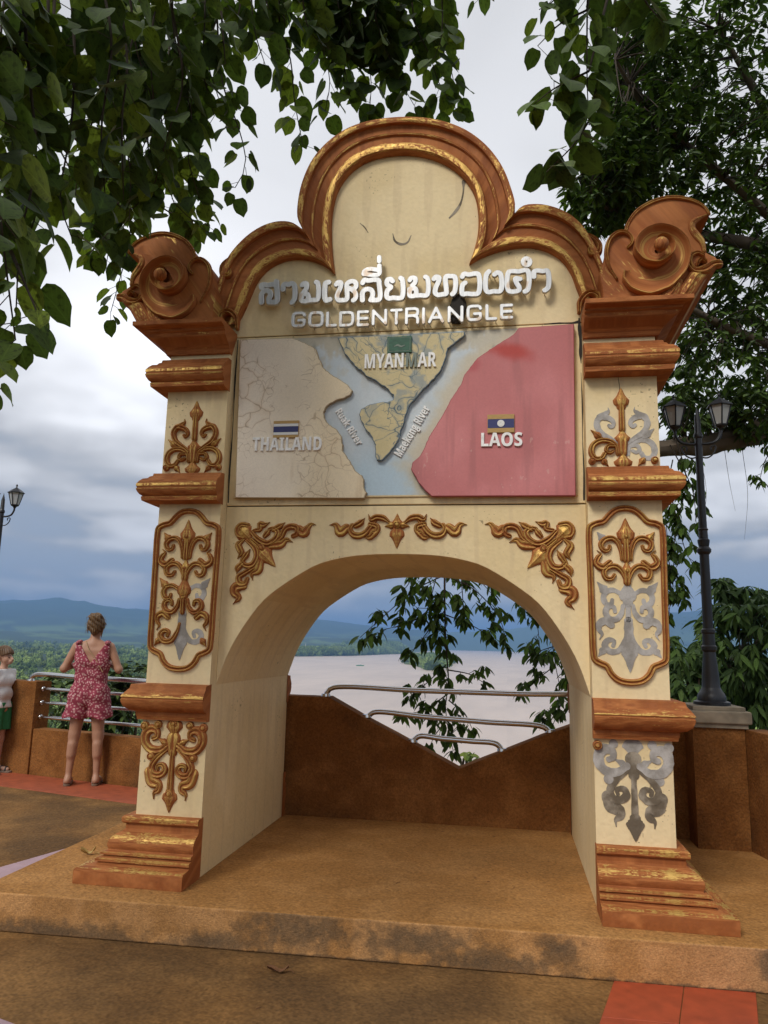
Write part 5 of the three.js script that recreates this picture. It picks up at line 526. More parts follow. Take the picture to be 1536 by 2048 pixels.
// steel letters on pins
function steelLetter(shapes, pins, parent) {
  const gs = shapes.map(s => { const g = new THREE.ExtrudeGeometry(s, { depth: 0.018, bevelEnabled: true, bevelThickness: 0.003, bevelSize: 0.0025, bevelOffset: -0.0025, bevelSegments: 2, curveSegments: 4 }); g.translate(0, 0, -0.047); return boxUV(g, 0.35); });
  for (const p of pins) { const c = new THREE.CylinderGeometry(.0035, .0035, .05, 8); c.rotateX(Math.PI / 2); c.translate(p[0], p[1], ZC + 0.022); gs.push(boxUV(c, 0.35)); }
  gs.forEach(g => { for (const k of Object.keys(g.attributes)) if (!['position', 'normal', 'uv'].includes(k)) g.deleteAttribute(k); });
  mesh('letter', mergeGeometries(gs), M.letterSteel, parent);
}
{
  const t = gpart('steel_lettering', 'Thai name in polished metal letters');
  for (const [hw, st] of DATA.thai) { const sm = st.map(s => s.length > 2 ? smoothPath(s, s.length * 6).map(p => [p.x, p.y]) : s);
    steelLetter(strokesToShapes(sm.map((s, i) => s), Math.max(hw * 1.06, .0155), 0.0026), [st[0][0], st[st.length - 1][st[st.length - 1].length - 1]], t); }
  const U = { O: [[[.25, 0], [.75, 0], [.93, .06], [1, .25], [1, .75], [.93, .94], [.75, 1], [.25, 1], [.07, .94], [0, .75], [0, .25], [.07, .06], [.25, 0]]], G: [[[1, .80], [.95, .93], [.78, 1], [.25, 1], [.07, .94], [0, .75], [0, .25], [.07, .06], [.25, 0], [.78, 0], [.95, .07], [1, .25], [1, .43], [.52, .43]]],
    L: [[[0, 1], [0, 0], [1, 0]]], D: [[[.4, 0], [0, 0], [0, 1], [.7, 1], [.93, .92], [1, .72], [1, .28], [.93, .08], [.7, 0], [.4, 0]]], E: [[[1, 1], [0, 1], [0, 0], [1, 0]], [[0, .5], [.96, .5]]], N: [[[0, 0], [0, 1]], [[0, 1], [1, 0]], [[1, 0], [1, 1]]], T: [[[0, 1], [1, 1]], [[.5, 1], [.5, 0]]],
    R: [[[0, 0], [0, 1], [.75, 1], [.95, .93], [1, .78], [.95, .58], [.75, .5], [0, .5]], [[.6, .5], [.9, .42], [1, .25], [1, 0]]], I: [[[.5, 0], [.5, 1]]], A: [[[0, 0], [.5, 1], [1, 0]], [[.18, .3], [.82, .3]]] };
  const e = gpart('steel_lettering', 'GOLDENTRIANGLE');
  for (const [ch, p0, p1, h] of DATA.gt) { const hw = .0102, w = p1[0] - p0[0]; const st = U[ch].map(s => s.map(([x, y]) => [p0[0] + hw + x * (w - 2 * hw), p0[1] + hw * 0.4 + y * (h - hw * 0.8)].map((q, i) => i ? p0[1] + hw * (ch === 'I' || ch === 'T' || ch === 'N' || ch === 'A' ? .9 : 1) + y * (h - 2 * hw) : q)));
    steelLetter(strokesToShapes(st, hw, 0.0024, false), [st[0][0], st[st.length - 1][st[st.length - 1].length - 1]], e); }
}
// ---------------------------------------------------------------- ground, platform, parapets
{
  // paved terrace: one sheet, with tile bands let in as separate tiles 4 mm above it
  const g = new THREE.PlaneGeometry(16, 13, 1, 1); g.rotateX(-Math.PI / 2); g.translate(-1, 0, 2.2);
  const uv = g.attributes.uv, p = g.attributes.position; for (let i = 0; i < p.count; i++) uv.setXY(i, p.getX(i) / 3.1, p.getZ(i) / 3.1);
  const terrace = structure('terrace', g, M.floor, 'brown washed pebble terrace floor');
  const quad = (a, b, c, d, y0, y1) => { const s = new THREE.Shape([a, b, c, d].map(q => new THREE.Vector2(q[0], -q[1]))); const e = new THREE.ExtrudeGeometry(s, { depth: y1 - y0, bevelEnabled: true, bevelSize: .002, bevelThickness: .0015, bevelOffset: -.002, bevelSegments: 1 }); e.rotateX(-Math.PI / 2); e.translate(0, y0, 0); return boxUV(e, 0.6); };
  const at = (o, u, v, i, j) => [o[0] + u[0] * i + v[0] * j, o[1] + u[1] * i + v[1] * j];
  { const o = [1.102, .352], u = [.308, -.006], v = [-.10, .372];
    for (let i = 0; i < 2; i++) for (let j = 0; j < 4; j++) mesh('tile', quad(at(o, u, v, i + .006, j + .006), at(o, u, v, i + .006, j + .994), at(o, u, v, i + .994, j + .994), at(o, u, v, i + .994, j + .006), -.004, .004), M.redTile, terrace); }
  { const o = [-2.86, .15], u = [.118, -.4], v = [.24, .07];
    for (let i = 0; i < 5; i++) mesh('tile', quad(at(o, u, v, i + .01, 0), at(o, u, v, i + .01, 1), at(o, u, v, i + .99, 1), at(o, u, v, i + .99, 0), -.004, .004), M.lilac, terrace); }
  { const o = [-2.33, .93], u = [.38, .123], v = [-.09, .28];
    for (let i = 0; i < 4; i++) mesh('tile', quad(at(o, u, v, i + .01, 0), at(o, u, v, i + .01, 1), at(o, u, v, i + .99, 1), at(o, u, v, i + .99, 0), -.004, .004), M.lilac, terrace); }
  mesh('red_band', quad([-6.6, -4.12], [-6.4, -3.48], [-2.0, -2.36], [-2.2, -3.05], -.004, .004), M.redBand, terrace);
  // raised platform
  const fz = x => mix(.442, .300, (x + 2.13) / 5.4);
  const s = new THREE.Shape([[-2.13, -fz(-2.13)], [3.27, -fz(3.27)], [3.27, 1.80], [-2.13, 1.80]].map(q => new THREE.Vector2(...q)));
  const e = new THREE.ExtrudeGeometry(s, { depth: HP - .018, bevelEnabled: true, bevelSize: .014, bevelThickness: .009, bevelOffset: -.014, bevelSegments: 4 }); e.rotateX(-Math.PI / 2); e.translate(0, .009, 0);
  const gr = e.groups.map(q => ({ ...q })), b = boxUV(e, 2.6); b.clearGroups(); // top by position, riser by length
  const P = b.attributes.position, U = b.attributes.uv, N = b.attributes.normal; let cut = []; for (let i = 0; i < P.count; i += 3) cut.push(Math.abs(N.getY(i)) > .75 ? 0 : 1);
  for (let i = 0; i < P.count; i++) if (cut[Math.floor(i / 3)]) U.setXY(i, (P.getX(i) + 2.13) / 5.4 + P.getZ(i) * 0.02, P.getY(i) / .2);
  let st = 0; for (let t = 1; t <= cut.length; t++) if (t === cut.length || cut[t] !== cut[st]) { b.addGroup(st * 3, (t - st) * 3, cut[st]); st = t; }
  structure('platform', b, [M.floorTop, M.riser], 'raised brown platform with a stained pebble step');
}
// wall pieces
const uneven = pts => pts.flatMap((a, i) => { const b = pts[(i + 1) % pts.length], L = Math.hypot(b[0] - a[0], b[1] - a[1]), n = Math.max(1, Math.round(L / .05)); return Array.from({ length: n }, (_, k) => { const x = mix(a[0], b[0], k / n), y = mix(a[1], b[1], k / n); return [x, y + .007 * (fbm(x * 7, y * 7, 3) - .5)]; }); });
function wallMesh(name, pts, along, z0, z1, mat) { pts = uneven(pts); return boxUV(extrude(shapeOf(pts), z0, z1, 0.006, 2), 2.2, along); }
{ // notched parapet behind the arch
  const w = thing('parapet_wall', 'brown pebble parapet with a V-shaped notch behind the arch opening', 'wall', null, [0, 0, -1.66]);
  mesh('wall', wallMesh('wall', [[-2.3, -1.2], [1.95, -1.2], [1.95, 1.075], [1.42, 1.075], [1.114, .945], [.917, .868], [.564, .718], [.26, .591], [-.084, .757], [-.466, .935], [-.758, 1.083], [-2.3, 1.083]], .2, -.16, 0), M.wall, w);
  const rail = (x0, y0, x1, y1, top0, top1, label) => { const g = tube([[x0, y0 - .02, -.08], [x0 + .012, top0 - .03, -.08], [x0 + .05, top0, -.08], [mix(x0, x1, .33), mix(top0, top1, .33), -.08], [mix(x0, x1, .66), mix(top0, top1, .66), -.08], [x1 - .05, top1, -.08], [x1 - .012, top1 - .03, -.08], [x1, y1 - .02, -.08]], .021, 60, 12);
    const r = thing('guard_rail', label, 'railing', 'steel rails bridging the notch', [mix(x0, x1, .5), Math.min(y0, y1), -1.66]); const m = mesh('pipe', g, M.steel, r); m.position.set(-mix(x0, x1, .5), -Math.min(y0, y1), 0);
    for (const [x, y] of [[x0, y0], [x1, y1]]) { const c = new THREE.CylinderGeometry(.034, .038, .02, 16); const f = mesh('flange', c, M.steel, r); f.position.set(x - mix(x0, x1, .5), y - Math.min(y0, y1) + .004, -.08); } };
  rail(-.80, 1.088, 1.46, 1.08, 1.15, 1.15, 'long top steel rail bridging the notched wall'); rail(-.462, .94, .945, .882, .972, .912, 'middle steel rail bridging the notched wall'); rail(-.098, .768, .585, .73, .806, .776, 'shortest lowest steel rail in the notch');
}
{ // pedestal and right-hand wall
  const p = thing('lamp_pedestal', 'square brown pedestal with weathered stone cap under the street lamp', 'pedestal', null, [2.07, HP, -1.6]);
  mesh('pier', boxUV(box(-.175, .165, -1.2, .795, -.25, .18), 2.2), M.wall, p);
  mesh('cap', boxUV(extrude(shapeOf([[-.2, -.22], [.205, -.22], [.205, .22], [-.2, .22]]), 0, .085, .01).rotateX(-Math.PI / 2).translate(0, .825, 0), .9), M.capStone, p);
  mesh('cap_top', boxUV(extrude(shapeOf([[-.17, -.19], [.175, -.19], [.175, .19], [-.17, .19]]), 0, .03, .006).rotateX(-Math.PI / 2).translate(0, .908, 0), .9), M.capStone, p);
  mesh('cap_fillet', boxUV(box(-.19, .185, .796, .824, -.23, .2), .9), M.capStone, p);
  const q = thing('parapet_wall', 'brown pebble parapet running on from the lamp pedestal', 'wall', null, [2.235, HP, -1.45], -1.38);
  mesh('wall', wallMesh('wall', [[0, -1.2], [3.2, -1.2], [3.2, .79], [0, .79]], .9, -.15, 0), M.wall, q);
}
const LWA = Math.atan2(-(-3.289 + 3.518), (-3.148 + 4.067)); // left parapet direction
{ // left parapet with rails
  const w = thing('parapet_wall', 'low brown pebble parapet under the steel rails beside the woman', 'wall', null, [-4.575, 0, -3.645], LWA);
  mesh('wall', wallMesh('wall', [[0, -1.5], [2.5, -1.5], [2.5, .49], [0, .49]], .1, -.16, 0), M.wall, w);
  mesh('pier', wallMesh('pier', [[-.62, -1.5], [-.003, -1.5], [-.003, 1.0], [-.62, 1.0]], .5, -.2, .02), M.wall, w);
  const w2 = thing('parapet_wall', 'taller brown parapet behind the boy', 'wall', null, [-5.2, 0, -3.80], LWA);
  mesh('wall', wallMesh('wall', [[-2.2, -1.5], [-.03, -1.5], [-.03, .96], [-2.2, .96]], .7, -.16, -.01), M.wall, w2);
  [[1.064, .026, 'topmost thick steel rail on the low parapet'], [.917, .018, 'second steel rail from the top on the low parapet'], [.767, .018, 'third steel rail from the top on the low parapet'], [.61, .018, 'lowest steel rail on the low parapet']].forEach(([y, r, label], i) => {
    const t = thing('guard_rail', label, 'railing', 'steel rails over the low parapet', [-4.575, 0, -3.645], LWA);
    mesh('pipe', i ? tube([[-.02, y, -.08], [.8, y - .005, -.08], [1.6, y - .01, -.08], [2.45, y - .015, -.08]], r, 24, 12) : tube([[-.20, .99, -.08], [-.19, y - .03, -.08], [-.15, y, -.08], [.5, y, -.08], [1.1, y - .004, -.08], [1.8, y - .01, -.08], [2.45, y - .015, -.08]], r, 50, 12), M.steel, t);
    const c = i ? new THREE.SphereGeometry(.03, 14, 10).translate(0, y, -.08) : new THREE.CylinderGeometry(.04, .044, .02, 16).translate(-.2, 1.006, -.08); mesh('flange', c, M.steel, t);
    if (!i) for (const x of [2.4]) mesh('post', new THREE.CylinderGeometry(.018, .018, .56, 12).translate(x, .77, -.08), M.steel, t);
  });
}
// ---------------------------------------------------------------- street lamps
function lantern(parent, x, y) {
  const hex = (r0, r1, y0, y1, n = 6) => new THREE.CylinderGeometry(r1, r0, y1 - y0, n).translate(0, (y0 + y1) / 2, 0);
  const l = part('lantern', parent); l.position.set(x, y, 0);
  mesh('lantern_roof', creased(new THREE.LatheGeometry([[.001, .27], [.008, .265], [.012, .25], [.005, .235], [.012, .225], [.03, .215], [.06, .195], [.088, .172], [.098, .165], [.098, .158], [.001, .158]].map(a => new THREE.Vector2(...a)), 6), .4), M.black, l);
  mesh('lantern_base', creased(new THREE.LatheGeometry([[.001, -.035], [.012, -.03], [.02, -.012], [.042, 0], [.048, .01], [.044, .018], [.001, .018]].map(a => new THREE.Vector2(...a)), 6), .4), M.black, l);
  const bars = [], ps = [];
  for (let k = 0; k < 6; k++) { const a = k * Math.PI / 3, b = a + Math.PI / 3, P = (t, r, h) => [Math.sin(t) * r, h, Math.cos(t) * r];
    bars.push(tube([P(a, .045, .015), P(a, .083, .16)], .0055, 2, 6));
    const q = [P(a, .044, .018), P(b, .044, .018), P(b, .080, .158), P(a, .080, .158)]; const g = geoFrom(q.flat(), [0, 0, 1, 0, 1, 1, 0, 1], [0, 1, 2, 0, 2, 3]); g.computeVertexNormals(); ps.push(g); }
  mesh('lantern_frame', mergeGeometries(bars), M.black, l); ps.forEach(g => mesh('pane', g, M.frost, l));
}
function lampPost(label, pos, ry) {
  const t = thing('street_lamp', label, 'street lamp', null, pos, ry);
  mesh('base', creased(new THREE.LatheGeometry([[.001, 0], [.125, 0], [.125, .02], [.098, .03], [.098, .05], [.09, .075], [.078, .09], [.062, .12], [.058, .2], [.046, .33], [.042, .37], [.052, .385], [.054, .41], [.044, .42], [.042, .5], [.048, .51], [.048, .53], [.038, .54], [.001, .54]].map(a => new THREE.Vector2(...a)), 24), .5), M.black, t);
  mesh('shaft', creased(new THREE.LatheGeometry([[.001, .53], [.036, .54], [.034, 1.08], [.05, 1.10], [.052, 1.12], [.036, 1.14], [.042, 1.17], [.044, 1.19], [.034, 1.2], [.032, 1.26], [.038, 1.27], [.03, 1.28], [.026, 1.97], [.034, 1.98], [.034, 2.0], [.024, 2.02], [.02, 2.14], [.012, 2.17], [.001, 2.22]].map(a => new THREE.Vector2(...a)), 16), .5), M.black, t);
  for (const s of [-1, 1]) { mesh('bracket', mergeGeometries([tube([[0, 1.93, 0], [s * .07, 1.93, 0], [s * .13, 1.95, 0], [s * .16, 2.0, 0], [s * .165, 2.04, 0]], .011, 20, 8), tube([[0, 1.83, 0], [s * .06, 1.82, 0], [s * .11, 1.86, 0], [s * .12, 1.91, 0], [s * .085, 1.905, 0], [s * .09, 1.88, 0]], .006, 24, 6)]), M.black, t); lantern(t, s * .165, 2.06); }
}
lampPost('black two-lantern street lamp on the pedestal right behind the gateway', [2.075, 1.128, -1.6], -.05);
lampPost('black two-lantern street lamp beyond the boy, mostly cut off', [-5.455, 1.0, -3.90], .0);
{ const w = thing('dark_nest', 'dark lumpy nest stuck behind the polished metal letters', 'nest', null, onGate(.345, 3.54)); const g = new THREE.IcosahedronGeometry(1, 4), p = g.attributes.position, v = new THREE.Vector3();
  for (let i = 0; i < p.count; i++) { v.fromBufferAttribute(p, i); const k = 1 + .35 * (fbm(v.x * 2.4 + 5, v.y * 2.4 + v.z * 1.7 + 5, 3) - .5); p.setXYZ(i, v.x * .052 * k, v.y * .085 * k, v.z * .03 * k); } g.computeVertexNormals(); mesh('nest_body', g, M.soot, w);
  mesh('nest_lobe', g.clone().scale(.8, .42, .9).translate(-.012, -.072, .004), M.soot, w); }
function onGate(x, y) { return [x, y, ZC + .018]; }
// fallen leaves and litter
{
  const mat = plain([0.17, 0.075, 0.03], .8, 0, .3), matY = plain([0.42, 0.30, 0.10], .8, 0, .3);
  const dry = (L, w, curl) => { const pos = [], uv = [], idx = [], n = 10; for (let i = 0; i <= n; i++) { const t = i / n, ww = w * Math.pow(Math.sin(Math.PI * (0.04 + .93 * t)), .7) * (1 + .12 * Math.sin(i * 2.3)); for (const s of [-1, 0, 1]) { pos.push((t - .5) * L, .006 + curl * (Math.pow(t - .5, 2) * .06 + s * s * .007 * (1.3 + Math.sin(i * .7))), s * ww); uv.push(t, s * .5 + .5); } }
    for (let i = 0; i < n; i++) for (let j = 0; j < 2; j++) { const k = i * 3 + j; idx.push(k, k + 1, k + 3, k + 1, k + 4, k + 3); } const g = geoFrom(pos, uv, idx); g.computeVertexNormals(); return g; };
  const put = (label, x, y, z, ry, L, w, c, m) => { const o = thing('fallen_leaf', label, 'leaf', null, [x, y, z], ry); mesh('blade', dry(L, w, c), m, o); mesh('stalk', tube([[L * .46, .008, 0], [L * .62, .012, .004], [L * .75, .006, .012]], .0018, 6, 5), m, o); };
  put('curled dark brown dead leaf on the floor in front of the step', -.42, .003, .60, .2, .10, .018, 1, mat);
  put('curled yellowish dead leaf on the platform beside the plinth', -1.91, HP + .002, -.29, .5, .085, .022, 1.6, matY);
  for (let i = 0; i < 26; i++) { const on = rnd() < .55, x = on ? rr(-1.0, 1.0) : rr(-2.2, 1.4), z = on ? rr(-1.45, .2) : rr(.55, 1.2), L = rr(.012, .035), a = rr(0, 6.28);
    const o = mesh(numbered('litter_twig'), tube([[-L / 2, .003, 0], [0, .005, L * .1], [L / 2, .003, 0]], .0016, 4, 5), mat, scene); o.position.set(x, on ? HP : 0, z); o.rotation.y = a; o.userData = { label: on ? 'tiny dry twig lying on the platform floor' : 'tiny dry twig lying on the floor before the step', category: 'twig', group: on ? 'twigs on the platform' : 'twigs before the step' }; }
}
// ---------------------------------------------------------------- trees
function leafGeo(L, W, shape, droop = .25, fold = .18, seg = 5) {    // blade along +x from the stalk, top +y
  const pos = [], uv = [], idx = [];
  for (let i = 0; i <= seg; i++) { const t = i / seg, w = W * shape(t), y = -droop * L * t * t; const up = fold * w;
    pos.push(t * L, y + up, -w, t * L, y, 0, t * L, y + up, w); uv.push(t, 0, t, .5, t, 1); }
  for (let i = 0; i < seg; i++) for (let j = 0; j < 2; j++) { const k = i * 3 + j; idx.push(k, k + 1, k + 3, k + 1, k + 4, k + 3); }
  const g = geoFrom(pos, uv, idx); g.computeVertexNormals(); return g;
}
const broad = t => Math.pow(Math.max(0, Math.sin(Math.PI * Math.min(1, .10 + .90 * Math.pow(t, .8)))), .5) * (t > .97 ? .04 : t > .82 ? .62 : 1);
const narrow = t => Math.pow(Math.sin(Math.PI * Math.min(1, .03 + .97 * t)), .9) + .02;
const leafMap = s => tex(128, 128, (u, v) => { const rib = Math.abs(v - .5), ve = Math.abs(((u * 7 + rib * 5) % 1) - .5); const n = fbm(u * 8, v * 8, 3, 8, s); const k = .75 + .4 * n + (rib < .025 ? .6 : 0) + (ve < .06 ? .25 : 0) - (n < .34 ? .3 : 0); return [k * .8, k * .8, k * .75]; });
const lm = leafMap(5);
const leafMat = (c, tr) => new THREE.MeshPhysicalMaterial({ color: new THREE.Color(...c), map: lm, roughness: .78, transmission: tr, thickness: 0, specularIntensity: .35, side: THREE.DoubleSide });
const frustum = new THREE.Frustum().setFromProjectionMatrix(new THREE.Matrix4().multiplyMatrices(camera.projectionMatrix, camera.matrixWorldInverse.copy(camera.matrixWorld).invert()));
const _v = new THREE.Vector3();
// leaves: [{p, q, s}] -> the 300 that show largest as meshes, the rest as one stuff part
function foliage(parent, leaves, geos, mats, tints, max = 300, name = 'leaf') {
  const inv = new THREE.Vector3().copy(parent.position);
  leaves.forEach(l => { const d = l.p.distanceTo(camera.position); l.k = (frustum.containsPoint(l.p) ? 1 : .001) * l.s / d * (0.6 + .8 * rnd()); });
  const o = leaves.slice().sort((a, b) => b.k - a.k), near = o.slice(0, Math.min(max, leaves.filter(l => frustum.containsPoint(l.p)).length)), rest = o.slice(near.length);
  near.forEach((l, i) => { const m = mesh(name, geos[i % geos.length], mats[Math.floor(rnd() * mats.length)], parent); m.position.copy(l.p).sub(inv); m.quaternion.copy(l.q); m.scale.setScalar(l.s); });
  if (rest.length) { const im = new THREE.InstancedMesh(geos[0], mats[0], rest.length), mm = new THREE.Matrix4(), sv = new THREE.Vector3(), col = new THREE.Color();
    rest.forEach((l, i) => { mm.compose(_v.copy(l.p).sub(inv), l.q, sv.setScalar(l.s)); im.setMatrixAt(i, mm); const t = tints[Math.floor(rnd() * tints.length)], k = rr(.75, 1.25); im.setColorAt(i, col.setRGB(t[0] * k, t[1] * k, t[2] * k)); });
    im.name = 'foliage'; im.userData.kind = 'stuff'; im.castShadow = im.receiveShadow = true; parent.add(im); }
}
const up = new THREE.Vector3(0, 1, 0), X = new THREE.Vector3(), Y = new THREE.Vector3(), Z = new THREE.Vector3(), MB = new THREE.Matrix4();
function leafQuat(dir, roll) { X.copy(dir).normalize(); Y.copy(up).addScaledVector(X, -up.dot(X)); if (Y.lengthSq() < 1e-4) Y.set(1, 0, 0).addScaledVector(X, -X.x); Y.normalize(); Z.crossVectors(X, Y); MB.makeBasis(X, Y, Z); return new THREE.Quaternion().setFromRotationMatrix(MB).multiply(new THREE.Quaternion().setFromAxisAngle(new THREE.Vector3(1, 0, 0), roll)); }
const V = a => new THREE.Vector3(...a);
const barkT = tex(256, 512, (u, v) => { const n = fbm(u * 12, v * 6, 5, 6, 91), r = fbm(u * 40, v * 5, 3, 5, 92); const k = .5 + .9 * n * r; return [.17 * k, .125 * k, .085 * k]; });
const bark = new THREE.MeshStandardMaterial({ map: barkT, roughness: .9, bumpMap: barkT, bumpScale: .01 }), twigMat = new THREE.MeshStandardMaterial({ color: new THREE.Color(.045, .03, .018), roughness: .8 });
function knotted(pts, r0, r1, seg = 40, rad = 12) { const g = tube(pts, r0, seg, rad, r1), p = g.attributes.position, n = g.attributes.normal; for (let i = 0; i < p.count; i++) { const k = (fbm(p.getX(i) * 5 + p.getZ(i) * 4, p.getY(i) * 5 + p.getZ(i), 3) - .5) * r0 * .5; p.setXYZ(i, p.getX(i) + n.getX(i) * k, p.getY(i) + n.getY(i) * k, p.getZ(i) + n.getZ(i) * k); } g.computeVertexNormals(); return g; }
const shift = (g, o) => g.translate(-o.x, -o.y, -o.z);
{ // big-leaved tree that hangs over the terrace; trunk stands left of the camera
  const t = thing('broad_leaved_tree', 'tree with large round green leaves hanging over the terrace and gateway', 'tree', null, [-3.1, 0, 4.6]); const o = t.position;
  mesh('trunk', shift(knotted([[-3.1, -.05, 4.6], [-3.05, 1.2, 4.5], [-2.9, 2.6, 4.3], [-2.6, 4.2, 3.9], [-2.2, 5.6, 3.3]], .24, .13), o), bark, t);
  const limbs = [[[-2.75, 3.4, 4.1], [-2.2, 4.3, 3.4], [-1.6, 4.7, 2.8], [-1.0, 4.75, 2.3]], [[-2.2, 5.6, 3.3], [-1.6, 6.1, 2.2], [-.9, 6.5, .9], [-.2, 6.9, -.4], [.5, 7.0, -.9]], [[-2.2, 5.6, 3.3], [-2.0, 6.0, 2.0], [-1.8, 6.2, .9], [-1.6, 6.3, .2]], [[-.9, 6.5, .9], [.2, 6.7, .6], [1.2, 6.5, .3], [2.0, 6.3, .4]], [[-2.2, 4.3, 3.4], [-2.3, 4.6, 2.4], [-2.6, 4.7, 1.6]]];
  limbs.forEach((l, i) => mesh('branch', shift(knotted(l, .085, .025, 30, 8), o), bark, t));
  const ends = limbs.flatMap(l => smoothPath(l, 14));
  const leaves = []; let tw = [];
  const spray = (P, L, dens) => {
    tw.push(tube(P.map(p => [p.x, p.y, p.z]), .007, 14, 5, .0025)); const c = new THREE.CatmullRomCurve3(P), len = c.getLength(), n = Math.max(3, Math.round(len / .038 * dens));
    for (let i = 0; i < n; i++) { const f = Math.min(1, (i + rnd()) / n + .06), p = c.getPointAt(f), tg = c.getTangentAt(f), a = i * 2.4 + rr(-.6, .6);
      const dir = new THREE.Vector3(Math.cos(a), rr(-.7, .25), Math.sin(a)).addScaledVector(tg, .35).normalize(); const stalk = rr(.02, .09); const s = L * rr(.7, 1.25) * (f > .9 ? .8 : 1);
      leaves.push({ p: p.clone().addScaledVector(dir, stalk), q: leafQuat(dir.clone().add(new THREE.Vector3(0, -.35, 0)), rr(-.8, .8)), s }); if (i % 2 === 0) tw.push(tube([[p.x, p.y, p.z], p.clone().addScaledVector(dir, stalk + .01).toArray()], .0018, 2, 4)); }
  };
  TREES.teak.forEach(([pts, L], i) => {
    const P = pts.map(V); spray(P, L, 1);
    let b = ends[0], bd = 1e9; ends.forEach(q => { const d = q.distanceTo(P[0]) + (q.y < P[0].y ? 2 : 0); if (d < bd) { bd = d; b = q; } }); const mid = b.clone().lerp(P[0], .5).add(new THREE.Vector3(0, .1, 0)); tw.push(tube([b.toArray(), mid.toArray(), P[0].toArray()], .014, 10, 6, .007));
    const dup = i < 7 || (i > 7 && i < 10) ? 2 : i < 28 && i !== 13 && i !== 20 && i !== 21 && i !== 11 && i !== 15 ? 2 : 0;
    for (let k = 0; k < dup; k++) { const sc = i < 10 ? .22 : .16; const j = new THREE.Vector3(rr(-sc, sc), rr(0, .25), rr(-.35, .35)); spray(P.slice(0, Math.max(2, P.length - 1)).map((p, n) => p.clone().add(j).add(new THREE.Vector3(rr(-.04, .04), 0, rr(-.05, .05)))), L, .9); }
  });
  // the roof of the crown, above the picture
  for (let i = 0; i < 14; i++) { const b = ends[Math.floor(rnd() * ends.length)], a = rr(0, 6.28); const P = [b.clone(), b.clone().add(new THREE.Vector3(Math.cos(a) * .4, .25, Math.sin(a) * .4)), b.clone().add(new THREE.Vector3(Math.cos(a) * .9, rr(.1, .5), Math.sin(a) * .9))]; if (P.every(p => !frustum.containsPoint(p))) spray(P, .2, .8); }
  mesh('twigs', shift(mergeGeometries(tw), o), twigMat, t);
  foliage(t, leaves, [leafGeo(1, .42, broad, .16, .16, 7), leafGeo(1, .38, broad, .32, .3, 7), leafGeo(1, .45, broad, -.12, .05, 7), leafGeo(1, .4, broad, .5, .12, 7)], [leafMat([.075, .130, .016], .5), leafMat([.105, .175, .020], .55), leafMat([.052, .095, .014], .42), leafMat([.19, .26, .026], .55)], [[1, 1, 1], [.8, .8, .8], [1.4, 1.4, 1.1], [2.1, 1.8, 1.2]]);
}
function whorl(leaves, p, axis, n, L, spread, droop) { for (let k = 0; k < n; k++) { const a = k / n * 6.283 + rr(-.4, .4); const side = new THREE.Vector3(Math.cos(a), 0, Math.sin(a)); const dir = axis.clone().multiplyScalar(rr(.1, .6)).addScaledVector(side, spread).add(new THREE.Vector3(0, -droop * rr(.5, 1.2), 0)).normalize(); leaves.push({ p: p.clone().add(new THREE.Vector3(rr(-.03, .03), rr(-.03, .03), rr(-.03, .03))), q: leafQuat(dir, rr(-.7, .7)), s: L * rr(.75, 1.2) }); } }
